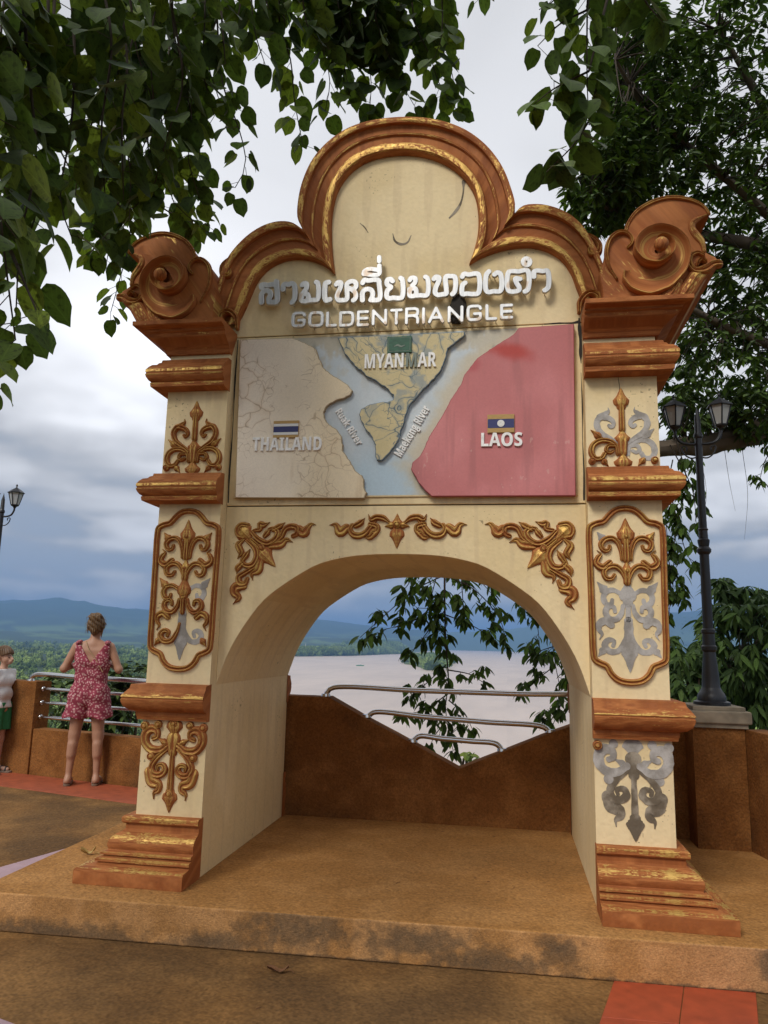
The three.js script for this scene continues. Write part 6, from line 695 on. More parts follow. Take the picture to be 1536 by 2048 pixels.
{ // dense tree with small leaves behind the gateway
  const t = thing('dense_tree', 'dense dark green small-leaved tree with a heavy limb behind the gateway', 'tree', null, [5.6, -3, -5.0]); const o = t.position; const leaves = [], tw = [];
  const fork = V(TREES.limb[5]);
  mesh('trunk', shift(knotted([[5.6, -3.2, -5], [5.45, -.5, -4.95], [5.2, 2, -4.85], [fork.x + .1, fork.y + .1, fork.z - .02], [4.5, 5.6, -4.5]], .42, .22), o), bark, t);
  mesh('limb', shift(knotted(TREES.limb.slice().reverse(), .17, .09, 40, 12), o), bark, t);
  TREES.limbs.forEach(l => mesh('branch', shift(knotted(l, .08, .02, 30, 8), o), bark, t));
  const nodes = [...TREES.limbs, TREES.limb].flatMap(l => smoothPath(l, 16));
  for (const [c, rx, ry, rz, w] of TREES.ell) { const n = Math.round(320 * w);
    for (let i = 0; i < n; i++) { let d; do d = new THREE.Vector3(rr(-1, 1), rr(-1, 1), rr(-1, 1)); while (d.lengthSq() > 1); const k = .86 + .28 * fbm(d.x * 3 + c[0], d.y * 3 + c[1] + d.z * 2, 2); const p = new THREE.Vector3(c[0] + d.x * rx * k, c[1] + d.y * ry * k, c[2] + d.z * rz * k);
      if (p.z > -1.75 && Math.abs(p.x) < 2.0) continue;
      const ax = d.clone().setY(d.y * .5).normalize(); whorl(leaves, p, ax, 5 + Math.floor(rnd() * 4), .115, .8, .45);
      if (i % 3 === 0) { let b = nodes[0], bd = 1e9; for (const q of nodes) { const e = q.distanceTo(p); if (e < bd) { bd = e; b = q; } } tw.push(tube([b.toArray(), b.clone().lerp(p, .5).add(new THREE.Vector3(rr(-.1, .1), rr(0, .15), rr(-.1, .1))).toArray(), p.toArray()], .009, 6, 4, .003)); } } }
  TREES.hang.forEach(P0 => { const P = P0.map(V), c = new THREE.CatmullRomCurve3(P), len = c.getLength(); tw.push(tube(P.map(p => p.toArray()), P.length > 5 ? .016 : .007, 20, 6, .003));
    const n = Math.max(4, Math.round(len / .085)); for (let i = 0; i < n; i++) { const f = Math.min(1, .12 + .88 * (i + 1) / n), p = c.getPointAt(f), tg = c.getTangentAt(f); if (P.length > 5 && f < .45) continue; const off = new THREE.Vector3(rr(-.1, .1), rr(-.06, .1), rr(-.12, .12)).multiplyScalar(f > .97 ? .1 : 1); if (off.length() > .03) tw.push(tube([p.toArray(), p.clone().add(off).toArray()], .003, 2, 4)); whorl(leaves, p.add(off), tg, 6 + Math.floor(rnd() * 3), .125, .8, .5); } });
  for (const [a, b, c] of [[[2.72, 3.6, -4.15], [2.75, 3.2, -4.1], [2.7, 2.85, -4.1]], [[3.0, 3.7, -4.25], [3.02, 3.3, -4.2], [3.06, 3.0, -4.2]], [[3.2, 3.7, -4.3], [3.22, 3.2, -4.28], [3.15, 2.7, -4.25]]]) tw.push(tube([a, b, c], .003, 10, 4, .001));
  mesh('twigs', shift(mergeGeometries(tw), o), twigMat, t);
  foliage(t, leaves, [leafGeo(1, .19, narrow, .2, .25, 4), leafGeo(1, .17, narrow, .45, .3, 4)], [leafMat([.075, .130, .022], .45), leafMat([.11, .18, .03], .5), leafMat([.054, .095, .020], .4)], [[1, 1, 1], [.75, .75, .8], [1.3, 1.35, 1.1], [1.8, 1.9, 1.1]]);
}
function shrub(name, label, [c, rx, ry, rz], n, L, wd, mats, tints, per, droop, spread, max = 160, baseY = -2.5) {
  const t = thing(name, label, 'shrub', null, [c[0], baseY, c[2]]); const o = t.position, leaves = [], tw = [];
  for (let k = 0; k < 5; k++) tw.push(knotted([[c[0] + rr(-.05, .05), baseY - .1, c[2]], [c[0] + rr(-.12, .12), mix(baseY, c[1], .5), c[2] + rr(-.1, .1)], [c[0] + rr(-.6, .6) * rx, c[1] + ry * .2, c[2] + rr(-.5, .5) * rz]], .03, .012, 14, 6));
  for (let i = 0; i < n; i++) { let d; do d = new THREE.Vector3(rr(-1, 1), rr(-1, 1), rr(-1, 1)); while (d.lengthSq() > 1 || d.lengthSq() < .12); const k = .8 + .5 * fbm(d.x * 2.5 + c[0], d.y * 2.5 + 9, 2); const p = new THREE.Vector3(c[0] + d.x * rx * k, c[1] + d.y * ry * k, c[2] + d.z * rz * k); whorl(leaves, p, d.clone().add(new THREE.Vector3(0, .5, 0)).normalize(), per, L, spread, droop); if (i % 2 === 0) tw.push(tube([[c[0] + d.x * rx * .2, p.y - .25, c[2] + d.z * rz * .2], p.toArray()], .006, 4, 4, .003)); }
  mesh('stems', shift(mergeGeometries(tw), o), bark, t); foliage(t, leaves, [leafGeo(1, wd, narrow, .35, .22, 4), leafGeo(1, wd * .85, narrow, .6, .3, 4)], mats, tints, max);
}
{
  const m1 = [leafMat([.095, .165, .04], .4), leafMat([.065, .12, .035], .35), leafMat([.14, .22, .055], .4)], t1 = [[1, 1, 1], [.7, .75, .8], [1.4, 1.4, 1.2]];
  shrub('mango_shrub', 'tall shrub with long drooping leaves behind the lamp post', TREES.bush[0], 330, .23, .13, m1, t1, 8, .7, .6);
  shrub('mango_shrub', 'smaller shrub with drooping leaves between the pillar and the lamp post', TREES.bush[1], 130, .2, .13, m1, t1, 8, .7, .6, 120);
  const m2 = [leafMat([.05, .085, .02], .3), leafMat([.09, .15, .03], .35), leafMat([.15, .22, .045], .4)];
  shrub('broad_shrub', 'dark leafy shrub behind the steel rails beside the woman', TREES.bush[2], 95, .15, .3, m2, [[1, 1, 1], [.6, .6, .6], [2, 1.9, 1.4]], 6, .3, .9, 150);
  shrub('broad_shrub', 'dark leafy shrub behind the steel rails next to the gateway', TREES.bush[3], 50, .15, .26, m2, [[1, 1, 1], [.6, .6, .6], [2, 1.9, 1.4]], 6, .3, .9, 100);
  const m3 = [leafMat([.26, .34, .06], .4), leafMat([.2, .3, .06], .4)];
  shrub('young_plant', 'young yellow-green plant seen through the notch', [TREES.young, .12, .11, .12], 9, .11, .32, m3, [[1, 1, 1]], 4, .2, .8, 60, -1.2);
}
// ---------------------------------------------------------------- people
function surfaceNets(sdf, lo, hi, cell) {
  const n = [0, 1, 2].map(k => Math.ceil((hi[k] - lo[k]) / cell) + 1), id = (i, j, k) => (k * n[1] + j) * n[0] + i, f = new Float32Array(n[0] * n[1] * n[2]);
  for (let k = 0; k < n[2]; k++) for (let j = 0; j < n[1]; j++) for (let i = 0; i < n[0]; i++) f[id(i, j, k)] = 9;
  const B = 4; for (let k = 0; k < n[2]; k += B) for (let j = 0; j < n[1]; j += B) for (let i = 0; i < n[0]; i += B) {   // coarse blocks first
    const d = sdf(lo[0] + (i + 1.5) * cell, lo[1] + (j + 1.5) * cell, lo[2] + (k + 1.5) * cell), far = Math.abs(d) > cell * 5.2;
    for (let c = k; c < Math.min(n[2], k + B); c++) for (let b = j; b < Math.min(n[1], j + B); b++) for (let a = i; a < Math.min(n[0], i + B); a++) f[id(a, b, c)] = far ? d : sdf(lo[0] + a * cell, lo[1] + b * cell, lo[2] + c * cell); }
  const vi = new Int32Array(f.length).fill(-1), pos = [], idx = [];
  const ED = [[0, 1], [2, 3], [4, 5], [6, 7], [0, 2], [1, 3], [4, 6], [5, 7], [0, 4], [1, 5], [2, 6], [3, 7]];
  for (let k = 0; k < n[2] - 1; k++) for (let j = 0; j < n[1] - 1; j++) for (let i = 0; i < n[0] - 1; i++) {
    const c = []; let neg = 0; for (let q = 0; q < 8; q++) { c[q] = f[id(i + (q & 1), j + (q >> 1 & 1), k + (q >> 2))]; if (c[q] < 0) neg++; } if (neg === 0 || neg === 8) continue;
    let x = 0, y = 0, z = 0, m = 0; for (const [a, b] of ED) if ((c[a] < 0) !== (c[b] < 0)) { const t = c[a] / (c[a] - c[b]); x += mix(a & 1, b & 1, t); y += mix(a >> 1 & 1, b >> 1 & 1, t); z += mix(a >> 2, b >> 2, t); m++; }
    vi[id(i, j, k)] = pos.length / 3; pos.push(lo[0] + (i + x / m) * cell, lo[1] + (j + y / m) * cell, lo[2] + (k + z / m) * cell); }
  for (let k = 1; k < n[2] - 1; k++) for (let j = 1; j < n[1] - 1; j++) for (let i = 1; i < n[0] - 1; i++) { const a = f[id(i, j, k)] < 0;
    const quad = (p, q, r, s, fl) => { if (p < 0 || q < 0 || r < 0 || s < 0) return; fl ? idx.push(p, q, r, p, r, s) : idx.push(p, r, q, p, s, r); };
    if (a !== (f[id(i + 1, j, k)] < 0)) quad(vi[id(i, j - 1, k - 1)], vi[id(i, j, k - 1)], vi[id(i, j, k)], vi[id(i, j - 1, k)], a);
    if (a !== (f[id(i, j + 1, k)] < 0)) quad(vi[id(i - 1, j, k - 1)], vi[id(i - 1, j, k)], vi[id(i, j, k)], vi[id(i, j, k - 1)], a);
    if (a !== (f[id(i, j, k + 1)] < 0)) quad(vi[id(i - 1, j - 1, k)], vi[id(i, j - 1, k)], vi[id(i, j, k)], vi[id(i - 1, j, k)], a); }
  const uv = []; for (let q = 0; q < pos.length; q += 3) uv.push(Math.atan2(pos[q], pos[q + 2]) * .16 / .3, pos[q + 1] / .3);
  const g = geoFrom(pos, uv, idx); g.computeVertexNormals(); return g;
}
const cap = (a, b, r0, r1 = r0) => { const d = [b[0] - a[0], b[1] - a[1], b[2] - a[2]], L = d[0] * d[0] + d[1] * d[1] + d[2] * d[2] || 1e-9; return (x, y, z) => { const px = x - a[0], py = y - a[1], pz = z - a[2], t = Math.min(1, Math.max(0, (px * d[0] + py * d[1] + pz * d[2]) / L)); return Math.hypot(px - t * d[0], py - t * d[1], pz - t * d[2]) - (r0 + (r1 - r0) * t); }; };
const ellip = (c, r) => (x, y, z) => { const a = (x - c[0]) / r[0], b = (y - c[1]) / r[1], d = (z - c[2]) / r[2], k = Math.hypot(a, b, d); return (k - 1) * Math.min(r[0], r[1], r[2]); };
const smin = (a, b, k) => { const h = Math.max(0, k - Math.abs(a - b)) / k; return Math.min(a, b) - h * h * k * .25; };
const union = (L, k) => (x, y, z) => { let d = 1e9; for (const f of L) d = smin(d, f(x, y, z), k); return d; };
function hand(w, dir, s, scale = 1) { // palm + five bent fingers; w wrist, dir forward
  const L = []; const f = new THREE.Vector3(...dir).normalize(), u = new THREE.Vector3(0, 1, 0), r = new THREE.Vector3().crossVectors(f, u).normalize().multiplyScalar(s); u.crossVectors(r, f).multiplyScalar(s); const P = (a, b, c) => [w[0] + (f.x * a + u.x * b + r.x * c) * scale, w[1] + (f.y * a + u.y * b + r.y * c) * scale, w[2] + (f.z * a + u.z * b + r.z * c) * scale];
  L.push(cap(P(.01, -.02, 0), P(.07, -.026, 0), .017 * scale, .016 * scale), cap(P(.01, .015, 0), P(.07, .024, 0), .017 * scale, .016 * scale));
  [[-.03, .062], [-.011, .075], [.009, .08], [.028, .07]].forEach(([b, l]) => { L.push(cap(P(.07, b, 0), P(.07 + l * .5, b, -.004), .0095 * scale, .009 * scale), cap(P(.07 + l * .5, b, -.004), P(.07 + l * .8, b, -.03), .009 * scale, .0075 * scale)); });
  L.push(cap(P(.02, .03, 0), P(.05, .055, -.012), .012 * scale, .01 * scale), cap(P(.05, .055, -.012), P(.078, .06, -.028), .01 * scale, .008 * scale)); return L;
}
const skin = new THREE.MeshPhysicalMaterial({ color: new THREE.Color(.40, .205, .125), roughness: .55, sheen: .3, sheenRoughness: .6 });
const skinBoy = new THREE.MeshPhysicalMaterial({ color: new THREE.Color(.50, .29, .20), roughness: .55, sheen: .3, sheenRoughness: .6 });
const floral = (() => { const t = tex(512, 512, (u, v) => { let c = [.27, .036, .062]; const N = 11; const xi = Math.floor(u * N), yi = Math.floor(v * N);
  for (let j = -1; j <= 1; j++) for (let i = -1; i <= 1; i++) { const cx = ((xi + i) % N + N) % N, cy = ((yi + j) % N + N) % N, px = xi + i + hash(cx * 7 + 1, cy * 13, 3), py = yi + j + hash(cx * 5, cy * 11 + 3, 41), dx = u * N - px, dy = v * N - py, r = Math.hypot(dx, dy), a = Math.atan2(dy, dx) + hash(cx, cy, 5) * 6; const pr = .34 * (.62 + .38 * Math.abs(Math.cos(a * 2.5))) * (.7 + .5 * hash(cx, cy, 6)); if (r < pr) c = r < .07 ? [.45, .25, .10] : mix3([.62, .40, .38], [.48, .20, .22], hash(cx, cy, 7)); }
  return c; }); return new THREE.MeshStandardMaterial({ map: t, roughness: .85 }); })();
const hairMat = (a, b) => { const t = tex(256, 256, (u, v) => { const n = fbm(u * 60, v * 6, 4, 6, 101), m = fbm(u * 8, v * 3, 3, 3, 102); return mix3(a, b, sst(.35, .68, n * .7 + m * .3)); }); return new THREE.MeshStandardMaterial({ map: t, roughness: .5 }); };
{ // woman with her back turned, looking down at what she holds
  const t = thing('person', 'woman in a red floral playsuit seen from behind at the railing', 'person', null, [-3.70, .008, -3.24], .34);
  const S = s => [s * .172, 1.395, .005], L = [];
  const torso = [cap([-.07, .90, .012], [.07, .90, .012], .112), cap([-.05, 1.0, 0], [.05, 1.0, 0], .105), cap([-.05, 1.10, -.005], [.05, 1.10, -.005], .092), cap([-.07, 1.25, 0], [.07, 1.25, 0], .098), cap([-.09, 1.34, .005], [.09, 1.34, .005], .082), cap([-.145, 1.395, .005], [.145, 1.395, .005], .052), cap([-.06, 1.42, .005], [.06, 1.42, .005], .05)];
  L.push(...torso, cap([0, 1.42, .005], [.006, 1.53, -.015], .056, .048), cap([.008, 1.625, -.01], [.012, 1.57, -.035], .078, .058), cap([.012, 1.57, -.115], [.012, 1.585, -.11], .014));
  for (const s of [-1, 1]) { const sw = s < 0 ? .01 : 0;
    L.push(cap(S(s), [s * .275, 1.165, .02], .046, .037), cap([s * .275, 1.165, .02], [s * .12, 1.235, -.20], .036, .025), ...hand([s * .12, 1.235, -.20], [-s * .35, .12, -1], s));
    L.push(cap([s * .085, .88, .005], [s * .118, .48, -.008], .088, .054), cap([s * .118, .50, -.004], [s * .135, .10, .012], .052, .031), cap([s * .122, .40, .018], [s * .128, .30, .02], .046, .042), cap([s * .135, .07, .03], [s * .138, .045, .045], .03, .028), cap([s * .138, .05, .03], [s * .15, .035, -.12], .032, .026), cap([s * .15, .035, -.12], [s * .152, .026, -.175], .03, .018)); }
  const body = union(L, .028); mesh('body', surfaceNets(body, [-.36, .0, -.4], [.36, 1.74, .18], .0115), skin, t);
  const tor = union(torso, .04), legs = [-1, 1].map(s => cap([s * .075, .90, .008], [s * .128, .62, -.002], .122, .128));
  const cloth = (x, y, z) => { const fold = .005 * Math.sin(x * 55 + z * 38 + Math.sin(y * 16) * 1.6) * sst(1.15, .9, y) + .004 * Math.sin(y * 60 + x * 22); let d = smin(tor(x, y, z) - .016 - .016 * sst(1.05, 1.16, y) * sst(1.34, 1.2, y) + fold, Math.min(...legs.map(f => f(x, y, z))) + fold, .03);
    d = Math.max(d, .668 + .012 * Math.sin(x * 30) - y, y - 1.45); if (z > -.02 && y > 1.2) d = Math.max(d, (y - 1.225) * .62 - Math.abs(x) - .0); if (z <= -.02 && y > 1.33) d = Math.max(d, (y - 1.33) * .8 - Math.abs(x)); if (y > 1.22) d = Math.max(d, Math.abs(x) - .172 + .1 * Math.max(0, 1.30 - y)); return d; };
  mesh('playsuit', surfaceNets(cloth, [-.3, .62, -.22], [.3, 1.5, .24], .0095), floral, t);
  for (const s of [-1, 1]) { const g = new THREE.SphereGeometry(1, 30, 16), p = g.attributes.position; for (let i = 0; i < p.count; i++) { const x = p.getX(i), y = p.getY(i), z = p.getZ(i), k = 1 + .18 * Math.sin(Math.atan2(x, z) * 9) * Math.max(0, 1 - Math.abs(y) * .6); p.setXYZ(i, x * .032 * k, y * .028 * k, z * .085); } g.computeVertexNormals(); g.rotateZ(-s * .5); g.translate(s * .145, 1.436, .012); mesh('ruffle', g, floral, t); }
  mesh('bag_strap', tube([[-.075, 1.455, .045], [-.03, 1.37, .108], [.05, 1.27, .122], [.13, 1.14, .115]], .0045, 20, 6), new THREE.MeshStandardMaterial({ color: new THREE.Color(.42, .27, .14), roughness: .6 }), t);
  const hs = union([ellip([.006, 1.635, .008], [.09, .10, .1]), cap([.0, 1.57, .06], [.004, 1.545, .045], .04, .03), ellip([.0, 1.70, .062], [.055, .045, .05]), cap([.03, 1.72, .05], [-.035, 1.715, .07], .03, .026)], .025), strands = [cap([.075, 1.6, .02], [.068, 1.49, .02], .016, .004), cap([-.075, 1.6, .02], [-.07, 1.535, .015], .012, .003)];
  const hair = (x, y, z) => { let d = hs(x, y, z) + .004 * Math.sin(Math.atan2(x, z - .03) * 26 + y * 40) + .003 * Math.sin(y * 120 + x * 90); if (z < -.06 && y < 1.69) d = Math.max(d, -.06 - z + .02); d = Math.max(d, (-.035 - z) - (y - 1.6) * .9); return Math.min(d, ...strands.map(f => f(x, y, z))); };
  mesh('hair', surfaceNets(hair, [-.13, 1.46, -.13], [.13, 1.78, .15], .006), hairMat([.06, .030, .013], [.26, .15, .06]), t);
  { const w = []; for (let k = 0; k < 34; k++) { const a = rr(-2.2, 2.2), y = rr(1.56, 1.72), s = Math.sin(a), c = Math.cos(a), L = rr(.02, .06); w.push(tube([[.006 + s * .088, y, .012 + c * .094], [.006 + s * .102, y - L * .4 + rr(-.01, .02), .014 + c * .108], [.006 + s * rr(.09, .115), y - L, .014 + c * rr(.09, .118)]], .0016, 6, 4, .0006)); } mesh('loose_hair', mergeGeometries(w), hairMat([.12, .065, .028], [.34, .21, .09]), t); }
  const sole = new THREE.MeshStandardMaterial({ color: new THREE.Color(.16, .10, .065), roughness: .7 }), strapM = new THREE.MeshStandardMaterial({ color: new THREE.Color(.36, .27, .22), roughness: .6 });
  for (const s of [-1, 1]) { const so = surfaceNets(union([cap([s * .137, .008, .045], [s * .142, .008, -.05], .036, .034), cap([s * .142, .008, -.05], [s * .154, .008, -.17], .036, .036)], .02), [s * .145 - .07, -.03, -.25], [s * .145 + .07, .06, .12], .007); so.translate(0, 0, 0); const q = so.attributes.position; for (let i = 0; i < q.count; i++) q.setY(i, Math.max(-.006, Math.min(.016, q.getY(i)))); so.computeVertexNormals(); const sd = mesh('sandal', so, sole, t);
    mesh('strap', mergeGeometries([tube([[s * .137 - .034, .02, .02], [s * .137 - .03, .06, .035], [s * .137, .068, .062], [s * .137 + .03, .06, .035], [s * .137 + .034, .02, .02]], .006, 20, 6), tube([[s * .15 - .036, .015, -.1], [s * .15, .07, -.09], [s * .15 + .036, .015, -.1]], .008, 16, 6), tube([[s * .137 - .034, .03, .0], [s * .145, .08, -.03], [s * .137 + .034, .03, .0]], .006, 16, 6)]), strapM, sd); }
}
{ // boy at the edge of the picture, facing along the wall and looking down
  const t = thing('person', 'boy in white T-shirt and green shorts standing by the wall', 'person', null, [-4.985, .008, -3.59], -1.62); // local -z is where he faces
  const L = [], torso = [cap([-.05, .70, 0], [.05, .70, 0], .088), cap([-.05, .85, 0], [.05, .85, 0], .082), cap([-.06, 1.0, 0], [.06, 1.0, 0], .08), cap([-.105, 1.085, 0], [.105, 1.085, 0], .045)];
  L.push(...torso, cap([0, 1.09, 0], [0, 1.17, -.012], .042, .04), cap([0, 1.28, .005], [0, 1.235, -.03], .082, .062), cap([0, 1.25, -.098], [0, 1.232, -.112], .011, .013), cap([0, 1.197, -.085], [0, 1.19, -.08], .018), cap([-.018, 1.207, -.098], [.018, 1.207, -.098], .008), cap([-.085, 1.245, .0], [-.09, 1.265, .008], .014, .018), cap([.085, 1.245, .0], [.09, 1.265, .008], .014, .018));
  for (const s of [-1, 1]) { L.push(cap([s * .125, 1.08, 0], [s * .155, .86, .02], .037, .03), cap([s * .155, .86, .02], [s * .15, .66, -.05], .029, .021), ...hand([s * .15, .66, -.05], [0, -1, -.25], s, .8), cap([s * .06, .68, 0], [s * .072, .36, 0], .068, .044), cap([s * .072, .37, 0], [s * .08, .08, .01], .043, .026), cap([s * .074, .28, .018], [s * .076, .22, .018], .036), cap([s * .08, .05, .03], [s * .09, .032, -.12], .028, .022)); }
  mesh('body', surfaceNets(union(L, .022), [-.24, 0, -.24], [.24, 1.38, .16], .01), skinBoy, t);
  const tor = union([...torso, cap([-.12, 1.08, 0], [-.152, .94, .01], .048, .05), cap([.12, 1.08, 0], [.152, .94, .01], .048, .05)], .03), hip = union([cap([-.05, .72, 0], [.05, .72, 0], .095), cap([-.062, .7, 0], [-.078, .44, 0], .088, .096), cap([.062, .7, 0], [.078, .44, 0], .088, .096)], .02);
  const white = plain([.70, .69, .68], .85, 0, .06), green = plain([.025, .20, .075], .8, 0, .15);
  mesh('shirt', surfaceNets((x, y, z) => Math.max(tor(x, y, z) - .016 + .0025 * Math.sin(x * 40 + y * 22 + z * 30), .70 - y, y - 1.122, Math.abs(x) > .12 ? .955 - y : -1), [-.26, .66, -.16], [.26, 1.15, .16], .009), white, t);
  mesh('shorts', surfaceNets((x, y, z) => Math.max(hip(x, y, z) + .005 * Math.sin(x * 45 + z * 40), .46 - y, y - .76), [-.22, .42, -.15], [.22, .79, .15], .009), green, t);
  const hs = ellip([0, 1.29, .012], [.094, .092, .104]);
  mesh('hair', surfaceNets((x, y, z) => { let d = hs(x, y, z) + .004 * Math.sin(Math.atan2(x, z) * 22 + y * 30) + .004 * Math.sin(x * 70 + y * 50); d = Math.max(d, -(y - 1.20) - .0 , (-.072 - z) - (y - 1.285) * 2.2); if (Math.abs(x) > .07 && z < .03 && z > -.05) d = Math.max(d, 1.262 - y); return d; }, [-.12, 1.17, -.13], [.12, 1.41, .14], .006), hairMat([.07, .035, .016], [.24, .13, .055]), t);
  const eyeM = new THREE.MeshStandardMaterial({ color: new THREE.Color(.03, .02, .015), roughness: .3 }); for (const s of [-1, 1]) { mesh('eye', new THREE.SphereGeometry(.0095, 10, 8).scale(1.2, .6, .6).translate(s * .03, 1.252, -.085), eyeM, t); mesh('eyebrow', tube([[s * .014, 1.272, -.092], [s * .032, 1.276, -.088], [s * .05, 1.268, -.074]], .0035, 8, 5), eyeM, t); }
  const dark = new THREE.MeshStandardMaterial({ color: new THREE.Color(.03, .03, .032), roughness: .7 }), so = new THREE.MeshStandardMaterial({ color: new THREE.Color(.2, .15, .11), roughness: .8 });
  for (const s of [-1, 1]) { const b = surfaceNets(cap([s * .08, .01, .04], [s * .092, .01, -.14], .034, .036), [s * .09 - .06, -.04, -.2], [s * .09 + .06, .07, .1], .007), q = b.attributes.position; for (let i = 0; i < q.count; i++) q.setY(i, Math.max(-.006, Math.min(.018, q.getY(i)))); b.computeVertexNormals(); const sd = mesh('sandal', b, so, t);
    mesh('strap', mergeGeometries([-.11, -.05, .0].map(z => tube([[s * .088 - .034, .015, z], [s * .086, .07 + z * .1, z], [s * .088 + .034, .015, z]], .009, 14, 6)).concat([tube([[s * .08 - .032, .02, .01], [s * .08, .06, .065], [s * .08 + .032, .02, .01]], .008, 14, 6)])), dark, sd); }
}
// ---------------------------------------------------------------- river valley and mountains
const WATER = -45;
// river banks: left and right shore lines as x over depth (d = -z)
const shoreL = [[150, -70], [400, -170], [1200, -480], [2200, -880], [2420, -860], [2459, -728], [2900, -610], [3970, -560], [8600, -800], [14000, -1000], [40000, -1500]], shoreR = [[150, 40], [800, 110], [2000, 260], [4000, 500], [7000, 800], [12000, 400], [20000, -100], [40000, -1500]];
const pl = (L, d) => { if (d <= L[0][0]) return L[0][1]; for (let i = 1; i < L.length; i++) if (d <= L[i][0]) return mix(L[i - 1][1], L[i][1], (d - L[i - 1][0]) / (L[i][0] - L[i - 1][0])); return L[L.length - 1][1]; };
const island = (x, z) => { const b = -z - 2300, a = x + 232 + b * .098; return 1 - Math.hypot(a / 78, b / 820) + (fbm(x * .02, z * .006, 3) - .5) * .5; };
function landAt(x, z) { const d = -z; if (d < 150) return 1; const l = pl(shoreL, d) - x, r = x - pl(shoreR, d); return Math.max(Math.max(l, r) / 25, d < 6000 ? island(x, z) * 4 : -1); }
const ridge = (a, r) => { let n = 0, am = 1, f = 1; for (let i = 0; i < 5; i++) { n += am * (1 - Math.abs(2 * vnoise(a * f + 13 * i, r * f + 7 * i, 0, 200 + i) - 1)); am *= .5; f *= 2.05; } return n / 1.9375; };
function groundY(x, z) {
  const r = Math.hypot(x - .6, z - 4.2), az = Math.atan2(x - .6, -(z - 4.2));
  const slope = mix(-1.4, WATER + 2, sst(9, 120, r)); let y = slope;
  if (r > 90) { const L = landAt(x, z); y = mix(y, WATER - 4 + 6.5 * sst(-.5, .9, L), sst(90, 160, r)); if (L > .5) y += sst(600, 3000, r) * 9 * fbm(x * .003, z * .003, 3); }
  const az0 = az * 57.3; const front = sst(3200, 5200, r);
  // foothills, then the main ranges left, middle and right of the valley
  const el = pl([[-180, 2.4], [-60, 2.6], [-38, 2.55], [-33, 2.6], [-30, 2.45], [-27, 2.35], [-22, 2.3], [-15, 1.75], [-10, 1.35], [-6, 1.1], [-3, 1.25], [1, 1.8], [6, 2.5], [13, 3.2], [20, 3.3], [60, 2.8], [180, 2.4]], az0);
  if (r > 3200) { const land = Math.max(front * sst(-.5, 3, landAt(x, z)), sst(9000, 11000, r));
    y += land * (35 + 95 * (ridge(az * 9 + 3, r * .0011) - .35) * sst(3300, 6000, r)) * (az0 < 0 ? 1 : .7);
    const m = sst(5600, 10500, r) * (1 - .25 * sst(11500, 16000, r)); const top = Math.tan(el / 57.3) * 10500 + 45; y += land * m * (top - 60) * (.62 + .42 * ridge(az * 6 + 40, r * .00035 + az * 3)); }
  return y;
}
{ // terrain sheet, polar round the viewpoint
  const nr = 210, na = 420, pos = [], col = [], idx = [];
  for (let i = 0; i <= nr; i++) { const r = 9.4 * Math.pow(26000 / 9.4, i / nr);
    for (let j = 0; j <= na; j++) { const u = j / na * 2 - 1, az = -.25 + Math.PI * (Math.sign(u) * (0.24 * Math.abs(u) + .76 * Math.pow(Math.abs(u), 3))); const x = .6 + Math.sin(az) * r, z = 4.2 - Math.cos(az) * r, y = groundY(x, z); pos.push(x, y, z);
      const n = fbm(x * .0022 + 9, z * .0022, 4), p = fbm(x * .0045, z * .0045 + 80, 3); let c = mix3([.024, .045, .018], [.045, .080, .026], n); if (r > 2600 && r < 8500) c = mix3(c, [.11, .17, .05], sst(.55, .66, p) * sst(8500, 6500, r)); if (landAt(x, z) < .8 && r > 150) c = mix3(c, [.12, .16, .05], .6); col.push(...c); } }
  const w = na + 1; for (let i = 0; i < nr; i++) for (let j = 0; j < na; j++) { const k = i * w + j; idx.push(k, k + 1, k + w, k + 1, k + w + 1, k + w); }
  const g = geoFrom(pos, null, idx); g.setAttribute('color', new THREE.Float32BufferAttribute(col, 3)); g.computeVertexNormals(); { const n = g.attributes.normal; let s = 0; for (let i = 0; i < n.count; i++) s += n.getY(i); if (s < 0) { const ix = g.index.array; for (let i = 0; i < ix.length; i += 3) { const t = ix[i]; ix[i] = ix[i + 1]; ix[i + 1] = t; } g.computeVertexNormals(); } }
  structure('terrain', g, new THREE.MeshStandardMaterial({ vertexColors: true, roughness: 1 }), 'green valley floor and blue mountains across the river');
}
{
  const g = new THREE.CircleGeometry(24000, 96); g.rotateX(-Math.PI / 2); g.translate(0, WATER, 0); const p = g.attributes.position, uv = g.attributes.uv; for (let i = 0; i < p.count; i++) uv.setXY(i, p.getX(i) / 400, p.getZ(i) / 400);
  const map = tex(512, 512, (u, v) => { const n = fbm(u * 5, v * 3, 4, 3, 111), w = fbm(u * 40, v * 8, 3, 8, 112), k = .72 + .35 * n + .22 * w; return [.56 * k, .44 * k, .35 * k]; }), b = bumpTex(512, 512, (u, v) => fbm(u * 60, v * 60, 3, 60, 113));
  structure('river', g, new THREE.MeshStandardMaterial({ map, roughness: .32, bumpMap: b, bumpScale: .25 }), 'wide muddy brown river');
}
